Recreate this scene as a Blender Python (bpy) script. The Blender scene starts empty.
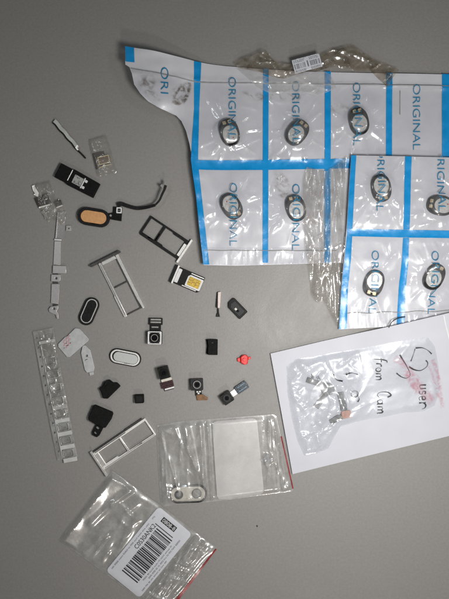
import bpy, bmesh, math, random
from mathutils import Vector, noise
from mathutils.geometry import delaunay_2d_cdt, tessellate_polygon

random.seed(7)
S = 0.0006                      # metres per unit of the table plan (plan: x right, y down)
CX, CY = 224.5, 299.5
scene = bpy.context.scene
COL = scene.collection

def W(x, y, z=0.0):
    return Vector(((x-CX)*S, (CY-y)*S, z*S))

# ------------------------------------------------------------------ materials
def nt_new(name):
    m = bpy.data.materials.new(name); m.use_nodes = True
    nt = m.node_tree; nt.nodes.clear()
    out = nt.nodes.new('ShaderNodeOutputMaterial')
    return m, nt, out

def pm(name, col, rough=0.5, metal=0.0, var=0.12, scale=900, bump=0.05, bscale=2500, rvar=0.1, spec=0.5, coat=0.0, dust=0.0, dustcol=(0.16, 0.155, 0.15), dscale=1500, smudge=0.0):
    m, nt, out = nt_new(name)
    N, L = nt.nodes, nt.links
    p = N.new('ShaderNodeBsdfPrincipled')
    tc = N.new('ShaderNodeTexCoord')
    n1 = N.new('ShaderNodeTexNoise'); n1.inputs['Scale'].default_value = scale; n1.inputs['Detail'].default_value = 5
    L.new(tc.outputs['Object'], n1.inputs['Vector'])
    r = N.new('ShaderNodeValToRGB')
    a = [max(0, c*(1-var)) for c in col]; b = [min(1, c*(1+var)) for c in col]
    r.color_ramp.elements[0].position = 0.3; r.color_ramp.elements[0].color = (*a, 1)
    r.color_ramp.elements[1].position = 0.7; r.color_ramp.elements[1].color = (*b, 1)
    L.new(n1.outputs['Fac'], r.inputs['Fac'])
    col_out = r.outputs['Color']
    if dust:
        nd = N.new('ShaderNodeTexNoise'); nd.inputs['Scale'].default_value = dscale; nd.inputs['Detail'].default_value = 6; nd.inputs['Roughness'].default_value = 0.75
        L.new(tc.outputs['Object'], nd.inputs['Vector'])
        md = N.new('ShaderNodeMapRange'); md.inputs['From Min'].default_value = 0.60; md.inputs['From Max'].default_value = 0.74; md.inputs['To Max'].default_value = dust
        L.new(nd.outputs['Fac'], md.inputs['Value'])
        mxd = N.new('ShaderNodeMix'); mxd.data_type = 'RGBA'
        for sk in mxd.inputs:
            if sk.type == 'RGBA' and sk.name == 'B': sk.default_value = (*dustcol, 1)
        ia = [sk for sk in mxd.inputs if sk.type == 'RGBA' and sk.name == 'A'][0]; io = [sk for sk in mxd.outputs if sk.type == 'RGBA'][0]
        L.new(md.outputs[0], mxd.inputs[0]); L.new(col_out, ia); col_out = io
    L.new(col_out, p.inputs['Base Color'])
    mr = N.new('ShaderNodeMapRange'); mr.inputs['To Min'].default_value = max(0.03, rough-rvar); mr.inputs['To Max'].default_value = min(1, rough+rvar)
    src = n1
    if smudge:
        src = N.new('ShaderNodeTexNoise'); src.inputs['Scale'].default_value = smudge; src.inputs['Detail'].default_value = 7; src.inputs['Roughness'].default_value = 0.7; src.inputs['Distortion'].default_value = 1.2
        L.new(tc.outputs['Object'], src.inputs['Vector'])
        mr.inputs['From Min'].default_value = 0.3; mr.inputs['From Max'].default_value = 0.7
    L.new(src.outputs['Fac'], mr.inputs['Value']); L.new(mr.outputs['Result'], p.inputs['Roughness'])
    p.inputs['Metallic'].default_value = metal
    p.inputs['Specular IOR Level'].default_value = spec
    p.inputs['Coat Weight'].default_value = coat
    if bump:
        n2 = N.new('ShaderNodeTexNoise'); n2.inputs['Scale'].default_value = bscale; n2.inputs['Detail'].default_value = 3
        L.new(tc.outputs['Object'], n2.inputs['Vector'])
        bp = N.new('ShaderNodeBump'); bp.inputs['Strength'].default_value = bump; bp.inputs['Distance'].default_value = 0.0004
        L.new(n2.outputs['Fac'], bp.inputs['Height']); L.new(bp.outputs['Normal'], p.inputs['Normal'])
    L.new(p.outputs[0], out.inputs[0])
    return m

def film(name, tint=(0.97, 0.97, 0.97), milk=0.05, milkcol=(0.8, 0.8, 0.8), rough=0.1, f0=0.07, bump=0.25, bscale=260, dirt=0.0, dirtcol=(0.12, 0.09, 0.05), dscale=160, mv=(.6, 1.5)):
    """thin clear plastic: straight-through, a Fresnel reflection and a little milky scatter"""
    m, nt, out = nt_new(name)
    N, L = nt.nodes, nt.links
    tc = N.new('ShaderNodeTexCoord')
    n2 = N.new('ShaderNodeTexNoise'); n2.inputs['Scale'].default_value = bscale; n2.inputs['Detail'].default_value = 4
    n2.inputs['Distortion'].default_value = 0.6
    L.new(tc.outputs['Object'], n2.inputs['Vector'])
    bp = N.new('ShaderNodeBump'); bp.inputs['Strength'].default_value = bump; bp.inputs['Distance'].default_value = 0.001
    L.new(n2.outputs['Fac'], bp.inputs['Height'])
    tr = N.new('ShaderNodeBsdfTransparent'); tr.inputs['Color'].default_value = (*tint, 1)
    df = N.new('ShaderNodeBsdfDiffuse'); df.inputs['Color'].default_value = (*milkcol, 1)
    mx = N.new('ShaderNodeMixShader')
    L.new(tr.outputs[0], mx.inputs[1]); L.new(df.outputs[0], mx.inputs[2])
    n3 = N.new('ShaderNodeTexNoise'); n3.inputs['Scale'].default_value = dscale; n3.inputs['Detail'].default_value = 6; n3.inputs['Roughness'].default_value = 0.65
    L.new(tc.outputs['Object'], n3.inputs['Vector'])
    mr = N.new('ShaderNodeMapRange'); mr.inputs['From Min'].default_value = 0.42; mr.inputs['From Max'].default_value = 0.66
    mr.inputs['To Min'].default_value = milk*mv[0]; mr.inputs['To Max'].default_value = min(1, milk*mv[1]+dirt)
    L.new(n3.outputs['Fac'], mr.inputs['Value']); L.new(mr.outputs[0], mx.inputs[0])
    if dirt > 0:
        cr = N.new('ShaderNodeValToRGB')
        cr.color_ramp.elements[0].position = 0.42; cr.color_ramp.elements[0].color = (*milkcol, 1)
        cr.color_ramp.elements[1].position = 0.6; cr.color_ramp.elements[1].color = (*dirtcol, 1)
        L.new(n3.outputs['Fac'], cr.inputs[0]); L.new(cr.outputs[0], df.inputs[0])
    gl = N.new('ShaderNodeBsdfGlossy'); gl.inputs['Roughness'].default_value = rough
    L.new(bp.outputs['Normal'], gl.inputs['Normal'])
    lw = N.new('ShaderNodeLayerWeight'); lw.inputs['Blend'].default_value = 0.5
    pw = N.new('ShaderNodeMath'); pw.operation = 'POWER'; pw.inputs[1].default_value = 4.0
    L.new(lw.outputs['Facing'], pw.inputs[0])
    ma = N.new('ShaderNodeMath'); ma.operation = 'MULTIPLY_ADD'; ma.inputs[1].default_value = 0.85; ma.inputs[2].default_value = f0
    L.new(pw.outputs[0], ma.inputs[0])
    g2 = N.new('ShaderNodeBsdfGlossy'); g2.inputs['Roughness'].default_value = min(.6, rough*2.6)
    L.new(bp.outputs['Normal'], g2.inputs['Normal'])
    mg = N.new('ShaderNodeMixShader'); mg.inputs[0].default_value = 0.4
    L.new(gl.outputs[0], mg.inputs[1]); L.new(g2.outputs[0], mg.inputs[2])
    mx2 = N.new('ShaderNodeMixShader')
    L.new(ma.outputs[0], mx2.inputs[0]); L.new(mx.outputs[0], mx2.inputs[1]); L.new(mg.outputs[0], mx2.inputs[2])
    L.new(mx2.outputs[0], out.inputs[0])
    return m

M = {}
M['table'] = pm('grey_desk_laminate', (0.234, 0.224, 0.213), 0.55, 0, 0.055, 700, 0.22, 1100, 0.14, 0.4, dust=0.35, dustcol=(0.17, 0.16, 0.15), dscale=420, smudge=16)
M['black'] = pm('black_plastic', (0.010, 0.010, 0.010), 0.55, 0, 0.4, 700, 0.1, 1800, dust=0.30, spec=0.18)
M['black_matte'] = pm('matt_black_rubber', (0.007, 0.007, 0.007), 0.75, 0, 0.4, 700, 0.1, 1800, dust=0.30, spec=0.12)
M['black_gloss'] = pm('glossy_black_glass', (0.006, 0.006, 0.007), 0.12, 0, 0.3, 700, 0.0, spec=0.5)
M['charcoal'] = pm('charcoal_plastic', (0.012, 0.012, 0.013), 0.5, 0, 0.4, 700, 0.1, 1800, dust=0.12, spec=0.3)
M['dkgrey'] = pm('dark_grey_metal', (0.016, 0.016, 0.018), 0.45, 0.1, 0.3, 800, 0.1, 1800, spec=0.25)
M['silver'] = pm('brushed_silver', (0.74, 0.72, 0.69), 0.34, 0.6, 0.05, 900, 0, 2200, rvar=0.06, dust=0.25, dustcol=(0.2, 0.19, 0.18))
M['silver_lt'] = pm('pale_aluminium', (0.82, 0.80, 0.77), 0.36, 0.3, 0.05, 900, 0, 2200, rvar=0.06, dust=0.25, dustcol=(0.2, 0.19, 0.18))
M['steel'] = pm('dull_steel', (0.34, 0.33, 0.31), 0.42, 0.6, 0.1, 900, 0.05, 1800, rvar=0.06, dust=0.25, dustcol=(0.2, 0.19, 0.18))
M['gunmetal'] = pm('gunmetal', (0.10, 0.095, 0.09), 0.4, 0.7, 0.2, 900, 0.05, 1800, rvar=0.06, dust=0.25, dustcol=(0.2, 0.19, 0.18))
M['white'] = pm('white_plastic', (0.62, 0.62, 0.62), 0.5, 0, 0.06, 500, 0.05, 1500)
M['greywhite'] = pm('worn_white_plastic', (0.42, 0.43, 0.43), 0.5, 0, 0.10, 500, 0.1, 1500)
M['ovalface'] = pm('speckled_pale_glass', (0.50, 0.51, 0.50), 0.35, 0.1, 0.14, 2600, 0.12, 3000)
M['cream'] = pm('cream_enamel', (0.60, 0.57, 0.50), 0.4, 0.1, 0.10, 500, 0.05, 1500)
M['spkface'] = pm('speaker_face_foil', (0.47, 0.465, 0.445), 0.35, 0.25, 0.18, 600, 0.1, 1500)
M['gold'] = pm('gold_contact', (0.60, 0.42, 0.12), 0.35, 0.5, 0.25, 700, 0.12, 1500)
M['simgold'] = pm('sim_gold', (0.52, 0.36, 0.06), 0.4, 0.35, 0.25, 900, 0.1, 1500)
M['padgold'] = pm('pale_gold_pad', (0.62, 0.52, 0.33), 0.4, 0.3, 0.15, 700, 0.05, 1500)
M['spkpad'] = pm('dull_gold_pad', (0.36, 0.29, 0.18), 0.4, 0.3, 0.3, 900, 0.05, 1500)
M['orange'] = pm('orange_foam', (0.56, 0.29, 0.12), 0.65, 0, 0.10, 700, 0.2, 1800)
M['brown'] = pm('brown_flex', (0.16, 0.075, 0.025), 0.45, 0, 0.3, 600, 0.1, 1800)
M['copper'] = pm('copper_shield', (0.16, 0.105, 0.075), 0.45, 0.35, 0.35, 900, 0.3, 1500)
M['brownchip'] = pm('brown_chip', (0.04, 0.03, 0.025), 0.45, 0.2, 0.5, 1000, 0.3, 1500)
M['maroon'] = pm('maroon_connector', (0.045, 0.012, 0.014), 0.4, 0.1, 0.4, 900, 0.2, 1500)
M['blueblack'] = pm('blue_black_connector', (0.022, 0.034, 0.045), 0.35, 0.2, 0.5, 1100, 0.25, 1500)
M['greenblack'] = pm('green_black_lens_housing', (0.008, 0.009, 0.007), 0.4, 0.1, 0.5, 1100, 0.25, 1500, spec=0.2)
M['red'] = pm('red_plastic', (0.62, 0.018, 0.015), 0.4, 0, 0.2, 700, 0.1, 1500)
M['redline'] = pm('red_zip_print', (0.24, 0.01, 0.014), 0.3, 0, 0.25, 500, 0.05, 1500)
M['backing'] = pm('white_pouch_backing', (0.50, 0.50, 0.535), 0.45, 0, 0.04, 120, 0.15, 260)
M['paper'] = pm('white_envelope_paper', (0.50, 0.505, 0.545), 0.75, 0, 0.025, 90, 0.22, 190, spec=0.25)
M['labelpaper'] = pm('label_paper', (0.53, 0.54, 0.58), 0.6, 0, 0.03, 300, 0.05, 1200, spec=0.3)
M['blue'] = pm('blue_print', (0.004, 0.225, 0.53), 0.28, 0, 0.08, 200, 0.2, 420)
M['inkblue'] = pm('teal_blue_ink', (0.005, 0.165, 0.32), 0.4, 0, 0.1, 500, 0.0)
M['ink'] = pm('black_ink', (0.012, 0.012, 0.014), 0.5, 0, 0.2, 500, 0.0)
M['greyink'] = pm('grey_crease', (0.20, 0.20, 0.20), 0.6, 0, 0.2, 500, 0.0)
M['smallink'] = pm('grey_small_print', (0.14, 0.14, 0.16), 0.5, 0, 0.3, 900, 0.0)
M['pocket'] = pm('frosted_bar', (0.50, 0.50, 0.49), 0.35, 0, 0.10, 300, 0.1, 900)
M['film'] = film('clear_pouch_film', tint=(.985, .985, .99), milk=0.075, milkcol=(.74, .75, .79), rough=0.14, f0=0.09, bump=0.07, bscale=230)
M['bag'] = film('clear_zip_bag_film', tint=(.985, .982, .975), milk=0.20, milkcol=(0.80, 0.79, 0.77), rough=0.15, f0=0.15, bump=0.08, bscale=170)
M['panel'] = film('write_on_panel', tint=(.97, .96, .95), milk=0.78, milkcol=(0.66, 0.645, 0.645), rough=0.22, f0=0.09, bump=0.12, bscale=60, dscale=40, mv=(.94, 1.1))
M['bagback'] = film('bag_back_film', tint=(.985, .982, .975), milk=0.03, milkcol=(0.8, 0.79, 0.78), rough=0.2, f0=0.04, bump=0.1, bscale=200)
M['crinkle'] = film('crinkled_film', tint=(.985, .99, 1), milk=0.15, milkcol=(0.82, 0.87, 0.94), rough=0.14, f0=0.14, bump=0.10, bscale=330)
M['flap'] = film('loose_clear_film', tint=(0.93, 0.92, 0.90), milk=0.08, milkcol=(0.66, 0.65, 0.63), rough=0.14, f0=0.16, bump=0.10, bscale=300, dirt=0.12, dirtcol=(0.28, 0.24, 0.18))
M['browntape'] = film('dirty_brown_tape', tint=(0.86, 0.81, 0.74), milk=0.14, milkcol=(0.30, 0.265, 0.21), rough=0.17, f0=0.10, bump=0.15, bscale=300, dirt=0.5, dirtcol=(0.085, 0.066, 0.04), dscale=200)
M['clearpart'] = film('clear_blister_plastic', tint=(0.94, 0.93, 0.91), milk=0.13, milkcol=(0.50, 0.48, 0.44), rough=0.15, f0=0.07, bump=0.12, bscale=400)
M['carrier'] = film('clear_carrier_tape', tint=(0.93, 0.93, 0.92), milk=0.28, milkcol=(0.58, 0.58, 0.57), rough=0.14, f0=0.09, bump=0.15, bscale=420)
M['tornpatch'] = pm('torn_grey_paper', (0.46, 0.45, 0.43), 0.45, 0, 0.12, 500, 0.3, 600)

def smear(name, cols, scale, lo, hi, amount):
    """a thin patchy stain whose edges fade out (mesh attribute 'fade' carries its own outline)"""
    m, nt, out = nt_new(name); N, L = nt.nodes, nt.links
    tc = N.new('ShaderNodeTexCoord'); n = N.new('ShaderNodeTexNoise'); n.inputs['Scale'].default_value = scale; n.inputs['Detail'].default_value = 7; n.inputs['Roughness'].default_value = 0.65
    n.inputs['Distortion'].default_value = 0.8
    L.new(tc.outputs['Object'], n.inputs['Vector'])
    mr = N.new('ShaderNodeMapRange'); mr.inputs['From Min'].default_value = lo; mr.inputs['From Max'].default_value = hi; mr.inputs['To Max'].default_value = amount
    L.new(n.outputs['Fac'], mr.inputs['Value'])
    at = N.new('ShaderNodeAttribute'); at.attribute_name = 'fade'
    mu = N.new('ShaderNodeMath'); mu.operation = 'MULTIPLY'; L.new(mr.outputs[0], mu.inputs[0]); L.new(at.outputs['Fac'], mu.inputs[1])
    cr = N.new('ShaderNodeValToRGB'); cr.color_ramp.elements[0].position = .4; cr.color_ramp.elements[0].color = (*cols[0], 1); cr.color_ramp.elements[1].position = .7; cr.color_ramp.elements[1].color = (*cols[1], 1)
    L.new(n.outputs['Fac'], cr.inputs[0])
    d = N.new('ShaderNodeBsdfDiffuse'); t = N.new('ShaderNodeBsdfTransparent'); mx = N.new('ShaderNodeMixShader')
    L.new(cr.outputs[0], d.inputs[0]); L.new(mu.outputs[0], mx.inputs[0]); L.new(t.outputs[0], mx.inputs[1]); L.new(d.outputs[0], mx.inputs[2]); L.new(mx.outputs[0], out.inputs[0])
    return m
M['stain'] = smear('brown_stain', ((0.26, 0.21, 0.15), (0.10, 0.075, 0.045)), 230, 0.46, 0.70, 0.5)
M['dirt'] = smear('brown_dirt', ((0.16, 0.125, 0.08), (0.06, 0.045, 0.025)), 420, 0.40, 0.62, 0.7)
M['pinkink'] = pm('faint_pink_ink', (0.45, 0.24, 0.26), .5, 0, .2, 900, 0)
M['pink'] = smear('pink_marker_smear', ((0.62, 0.33, 0.38), (0.55, 0.22, 0.29)), 330, 0.38, 0.70, 0.6)
# ------------------------------------------------------------------ mesh helpers
class MB:
    def __init__(self): self.v = []; self.f = []
    def add(self, verts, faces):
        o = len(self.v); self.v += [tuple(p) for p in verts]
        self.f += [tuple(i+o for i in f) for f in faces]
        return self
    # flat plate with holes, straight walls
    def plate(self, outer, holes=(), z0=0.0, z1=1.0, zf=None):
        loops = [list(outer)] + [list(h) for h in holes]
        flat = [p for l in loops for p in l]
        tris = tessellate_polygon([[Vector((p[0], p[1], 0)) for p in l] for l in loops])
        n = len(flat); g = zf or (lambda x, y: 0.0)
        vs = [(p[0], p[1], z1+g(*p)) for p in flat] + [(p[0], p[1], z0+g(*p)) for p in flat]
        fs = [tuple(t) for t in tris] + [tuple(i+n for i in reversed(t)) for t in tris]
        o = 0
        for l in loops:
            k = len(l)
            for i in range(k):
                a, b = o+i, o+(i+1) % k
                fs.append((a, b, b+n, a+n))
            o += k
        return self.add(vs, fs)
    # draped sheet: polygon filled with a fine grid lifted by zf
    def sheet(self, poly, zf, step=1.5, jitter=0.25):
        out = densify(poly, step)
        xs = [p[0] for p in out]; ys = [p[1] for p in out]
        pts = [Vector(p) for p in out]; ne = len(pts)
        edges = [(i, (i+1) % ne) for i in range(ne)]
        y = min(ys)+step*0.5; rnd = random.Random(3)
        k = 0
        while y < max(ys):
            x = min(xs)+step*(0.5 if k % 2 else 0.0)
            while x < max(xs):
                q = (x+rnd.uniform(-jitter, jitter)*step, y+rnd.uniform(-jitter, jitter)*step)
                if inside(q, out): pts.append(Vector(q))
                x += step
            y += step*0.87; k += 1
        r = delaunay_2d_cdt(pts, edges, [list(range(ne))], 1, 1e-4)
        vs, fs = r[0], r[2]
        return self.add([(p.x, p.y, zf(p.x, p.y)) for p in vs], [tuple(f) for f in fs])
    def slab(self, poly, zf, t, step=3.0):
        m = MB().sheet(poly, zf, step); n = len(m.v)
        cnt = {}
        for f in m.f:
            for i in range(len(f)):
                a, b = f[i], f[(i+1) % len(f)]
                cnt[(a, b)] = cnt.get((a, b), 0)+1
        fs = list(m.f)+[tuple(i+n for i in reversed(f)) for f in m.f]
        for (a, b) in cnt:
            if (b, a) not in cnt: fs.append((b, a, a+n, b+n))
        return self.add(m.v+[(x, y, z-t) for x, y, z in m.v], fs)
    # flat ribbon along a path
    def ribbon(self, path, w, zf, closed=False, up=0.0):
        path = [p for p in path]
        n = len(path); vs = []
        for i, p in enumerate(path):
            a = path[(i-1) % n] if (closed or i > 0) else p
            b = path[(i+1) % n] if (closed or i < n-1) else p
            d = Vector((b[0]-a[0], b[1]-a[1]))
            d = d.normalized() if d.length > 1e-6 else Vector((1, 0))
            ww = (w(i/(n-1)) if callable(w) else w)*0.5
            for s in (-1, 1):
                x, y = p[0]-d.y*ww*s, p[1]+d.x*ww*s
                vs.append((x, y, zf(x, y)+up))
        fs = [(2*i, 2*i+1, 2*i+3, 2*i+2) for i in range(n-1)]
        if closed: fs.append((2*n-2, 2*n-1, 1, 0))
        return self.add(vs, fs)
    # solid strap (ribbon with thickness)
    def strap(self, path, w, zf, t=0.6):
        o = len(self.v); self.ribbon(path, w, zf, up=t); k = len(self.v)-o
        top = self.v[o:]; self.v += [(x, y, z-t) for x, y, z in top]
        n = k//2
        for i in range(n-1):
            a, b, c, d = 2*i, 2*i+1, 2*i+3, 2*i+2
            self.f += [tuple(o+k+j for j in (d, c, b, a)), (o+a, o+d, o+k+d, o+k+a), (o+b, o+k+b, o+k+c, o+c)]
        self.f += [(o, o+1, o+k+1, o+k), (o+k-2, o+2*k-2, o+2*k-1, o+k-1)]
        return self
    def tube(self, path, r, seg=8):
        pts = [Vector(p) for p in path]; n = len(pts); vs = []; fs = []
        for i, p in enumerate(pts):
            t = (pts[min(i+1, n-1)]-pts[max(i-1, 0)]).normalized()
            a = t.cross(Vector((0, 0, 1)))
            a = a.normalized() if a.length > 1e-5 else Vector((1, 0, 0))
            b = a.cross(t)
            for j in range(seg):
                g = 2*math.pi*j/seg
                vs.append(p+a*r*math.cos(g)+b*r*math.sin(g))
        for i in range(n-1):
            for j in range(seg):
                k = (j+1) % seg
                fs.append((i*seg+j, i*seg+k, (i+1)*seg+k, (i+1)*seg+j))
        fs += [tuple(range(seg)), tuple((n-1)*seg+j for j in reversed(range(seg)))]
        return self.add(vs, fs)

def densify(poly, step):
    out = []
    n = len(poly)
    for i in range(n):
        a, b = poly[i], poly[(i+1) % n]
        d = math.hypot(b[0]-a[0], b[1]-a[1]); k = max(1, int(d/step))
        for j in range(k):
            t = j/k; out.append((a[0]+(b[0]-a[0])*t, a[1]+(b[1]-a[1])*t))
    return out

def inside(q, poly):
    x, y = q; c = False; n = len(poly); j = n-1
    for i in range(n):
        xi, yi = poly[i]; xj, yj = poly[j]
        if (yi > y) != (yj > y) and x < (xj-xi)*(y-yi)/(yj-yi)+xi: c = not c
        j = i
    return c

def build(name, mb, mat, parent=None, origin=None, bevel=0.0, smooth=True, flip=False, solid=0.0, sharp=35):
    """link one mesh object; origin is the plan point of the thing it belongs to"""
    o0 = origin if origin is not None else (parent['_o'] if parent is not None else (CX, CY))
    off = W(o0[0], o0[1], 0)
    me = bpy.data.meshes.new(name)
    me.from_pydata([W(*p)-off for p in mb.v], [], mb.f)
    bm = bmesh.new(); bm.from_mesh(me)
    bmesh.ops.remove_doubles(bm, verts=bm.verts, dist=1e-7)
    bmesh.ops.recalc_face_normals(bm, faces=bm.faces)
    # open sheets face up
    if any(e.is_boundary for e in bm.edges):
        s = sum(f.normal.z*f.calc_area() for f in bm.faces)
        if s < 0: bmesh.ops.reverse_faces(bm, faces=bm.faces)
    bm.to_mesh(me); bm.free()
    for p in me.polygons: p.use_smooth = smooth
    if smooth: me.set_sharp_from_angle(angle=math.radians(sharp))
    o = bpy.data.objects.new(name, me); COL.objects.link(o)
    me.materials.append(mat)
    if parent is not None: o.parent = parent
    else: o.location = off
    o['_o'] = o0
    if bevel > 0:
        b = o.modifiers.new('Bevel', 'BEVEL'); b.width = bevel*S; b.segments = 2; b.limit_method = 'ANGLE'; b.angle_limit = math.radians(40)
        b.use_clamp_overlap = True
    if solid > 0:
        s = o.modifiers.new('Solidify', 'SOLIDIFY'); s.thickness = solid*S; s.offset = -1
    return o

def fade_sheet(name, poly, zf, mat, parent, w, step=1.0):
    o = build(name, MB().sheet(poly, zf, step), mat, parent)
    off = W(o['_o'][0], o['_o'][1], 0)
    at = o.data.attributes.new('fade', 'FLOAT', 'POINT')
    for i, v in enumerate(o.data.vertices):
        p = v.co+off; at.data[i].value = sst(0, w, edge_d(p.x/S+CX, CY-p.y/S, poly))
    return o
def band(pts, w):
    pts = smooth_path(pts, 4); m = MB().ribbon(pts, w, lambda x, y: 0); v = [(a, b) for a, b, _ in m.v]
    return v[0::2]+v[1::2][::-1]

def tag(o, label, cat, group=None):
    o['label'] = label; o['category'] = cat
    if group: o['group'] = group
    return o

def thing(name, x, y, label, cat, group=None):
    o = bpy.data.objects.new(name, None); COL.objects.link(o)
    o.location = W(x, y, 0); o.empty_display_size = 0.005
    o['_o'] = (x, y)
    return tag(o, label, cat, group)

class Fr:
    """local frame on the plan: u along angle, v at +90 degrees (clockwise on the plan)"""
    def __init__(s, x, y, deg): s.x, s.y, s.a = x, y, math.radians(deg)
    def p(s, u, v): return (s.x+u*math.cos(s.a)-v*math.sin(s.a), s.y+u*math.sin(s.a)+v*math.cos(s.a))
    def poly(s, pts): return [s.p(*q) for q in pts]
    def rect(s, u0, v0, u1, v1): return s.poly([(u0, v0), (u1, v0), (u1, v1), (u0, v1)])
    def rrect(s, u0, v0, u1, v1, r, n=5):
        pts = []
        for cx, cy, a0 in ((u1-r, v0+r, -90), (u1-r, v1-r, 0), (u0+r, v1-r, 90), (u0+r, v0+r, 180)):
            for i in range(n+1):
                g = math.radians(a0+90*i/n); pts.append((cx+r*math.cos(g), cy+r*math.sin(g)))
        return s.poly(pts)
    def ell(s, u, v, a, b, n=28, sq=2.0):
        pts = []
        for i in range(n):
            g = 2*math.pi*i/n; c, d = math.cos(g), math.sin(g)
            pts.append((u+a*math.copysign(abs(c)**(2/sq), c), v+b*math.copysign(abs(d)**(2/sq), d)))
        return s.poly(pts)
    def stad(s, L, w, n=12):
        r = w/2; h = L/2-r
        pts = [(h+r*math.cos(math.radians(-90+180*i/n)), r*math.sin(math.radians(-90+180*i/n))) for i in range(n+1)]
        pts += [(-h+r*math.cos(math.radians(90+180*i/n)), r*math.sin(math.radians(90+180*i/n))) for i in range(n+1)]
        return s.poly(pts)

def smooth_path(pts, n=6):
    out = []
    for i in range(len(pts)-1):
        p0 = pts[max(i-1, 0)]; p1 = pts[i]; p2 = pts[i+1]; p3 = pts[min(i+2, len(pts)-1)]
        for j in range(n):
            t = j/n
            out.append(tuple(0.5*(2*b+(c-a)*t+(2*a-5*b+4*c-d)*t*t+(3*b-a-3*c+d)*t**3) for a, b, c, d in zip(p0, p1, p2, p3)))
    out.append(tuple(pts[-1]))
    return out

def text_into(mb, s, fr, u0, v0, u1, v1, zf, up=0.15, clip=None, thin=0.0):
    """lettering filling the box u0..u1 (reading direction) x v0..v1 (v down) of frame fr"""
    cu = bpy.data.curves.new('txt', 'FONT'); cu.body = s; cu.resolution_u = 3; cu.offset = thin
    ob = bpy.data.objects.new('txt', cu); COL.objects.link(ob)
    dg = bpy.context.evaluated_depsgraph_get()
    me = bpy.data.meshes.new_from_object(ob.evaluated_get(dg))
    xs = [v.co.x for v in me.vertices]; ys = [v.co.y for v in me.vertices]
    ax, bx, ay, by = min(xs), max(xs), min(ys), max(ys)
    vs = []
    for v in me.vertices:
        u = u0+(v.co.x-ax)/(bx-ax)*(u1-u0); w = v1-(v.co.y-ay)/(by-ay)*(v1-v0)
        x, y = fr.p(u, w); vs.append((x, y, zf(x, y)+up))
    fs = []
    for p in me.polygons:
        idx = tuple(p.vertices)
        if clip and not all(clip(vs[i][0], vs[i][1]) for i in idx): continue
        fs.append(idx)
    mb.add(vs, fs)
    bpy.data.objects.remove(ob); bpy.data.curves.remove(cu); bpy.data.meshes.remove(me)

def segd(x, y, a, b):
    dx, dy = b[0]-a[0], b[1]-a[1]
    t = ((x-a[0])*dx+(y-a[1])*dy)/(dx*dx+dy*dy); tt = max(0, min(1, t))
    return math.hypot(x-a[0]-dx*tt, y-a[1]-dy*tt)
def fold(x, y, a, b, w, h):
    return h*math.exp(-segd(x, y, a, b)/w)
def soft(x, y, a, b, w, h):
    d = segd(x, y, a, b)/w
    return h*math.exp(-d*d)
def ns(x, y, sx, sy=None, seed=0.0):
    return noise.noise(Vector((x/sx, y/(sy or sx), seed)))
def ridge(x, y, sx, sy=None, seed=0.0):
    return 1-abs(noise.noise(Vector((x/sx, y/(sy or sx), seed))))*2
def sst(a, b, x):
    t = max(0, min(1, (x-a)/(b-a))); return t*t*(3-2*t)
def edge_d(x, y, poly):
    return min(segd(x, y, poly[i], poly[(i+1) % len(poly)]) for i in range(len(poly)))
def rotn(x, y, deg):
    a = math.radians(deg); return (x*math.cos(a)+y*math.sin(a), -x*math.sin(a)+y*math.cos(a))

class Creases:
    """straight soft creases; each has its own spot, length, width and height"""
    def __init__(s): s.l = []
    def add(s, x, y, deg, L, w, h):
        a = math.radians(deg); dx, dy = math.cos(a)*L/2, math.sin(a)*L/2
        s.l.append((x, y, (x-dx, y-dy), (x+dx, y+dy), w, h, L/2+3*w)); return s
    def __call__(s, x, y):
        z = 0
        for cx, cy, a, b, w, h, R_ in s.l:
            if abs(x-cx) < R_ and abs(y-cy) < R_:
                dx, dy = b[0]-a[0], b[1]-a[1]; q = dx*dx+dy*dy
                t = ((x-a[0])*dx+(y-a[1])*dy)/q
                d = ((x-a[0])*dy-(y-a[1])*dx)/math.sqrt(q)
                if -.3 < t < 1.3 and abs(d) < 3*w:
                    e = t-.5
                    z += h*math.exp(-(d/w)**2)*math.exp(-(e/.42)**4)
        return z
def rays(sp, seed, n=11):
    rd = random.Random(seed); c = Creases()
    for sx, sy, a in sp:
        for i in range(n):
            th = i*360/n+rd.uniform(-12, 12); L = rd.uniform(12, 30); r0 = rd.uniform(11, 15)
            g = math.radians(th)
            c.add(sx+math.cos(g)*(r0+L/2), sy+math.sin(g)*(r0+L/2), th+rd.uniform(-8, 8), L, rd.uniform(1.1, 2.4), rd.uniform(.5, 1.7))
        for i in range(7):
            c.add(sx+rd.uniform(-27, 27), sy+rd.uniform(-38, 38), rd.uniform(0, 180), rd.uniform(8, 26), rd.uniform(1.0, 2.2), rd.uniform(.4, 1.2))
    return c
# ------------------------------------------------------------------ setting
mb = MB().plate([(-1100, -900), (1550, -900), (1550, 1500), (-1100, 1500)], z0=-30, z1=0)
table = build('tabletop', mb, M['table'], bevel=2)
table['kind'] = 'structure'

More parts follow.
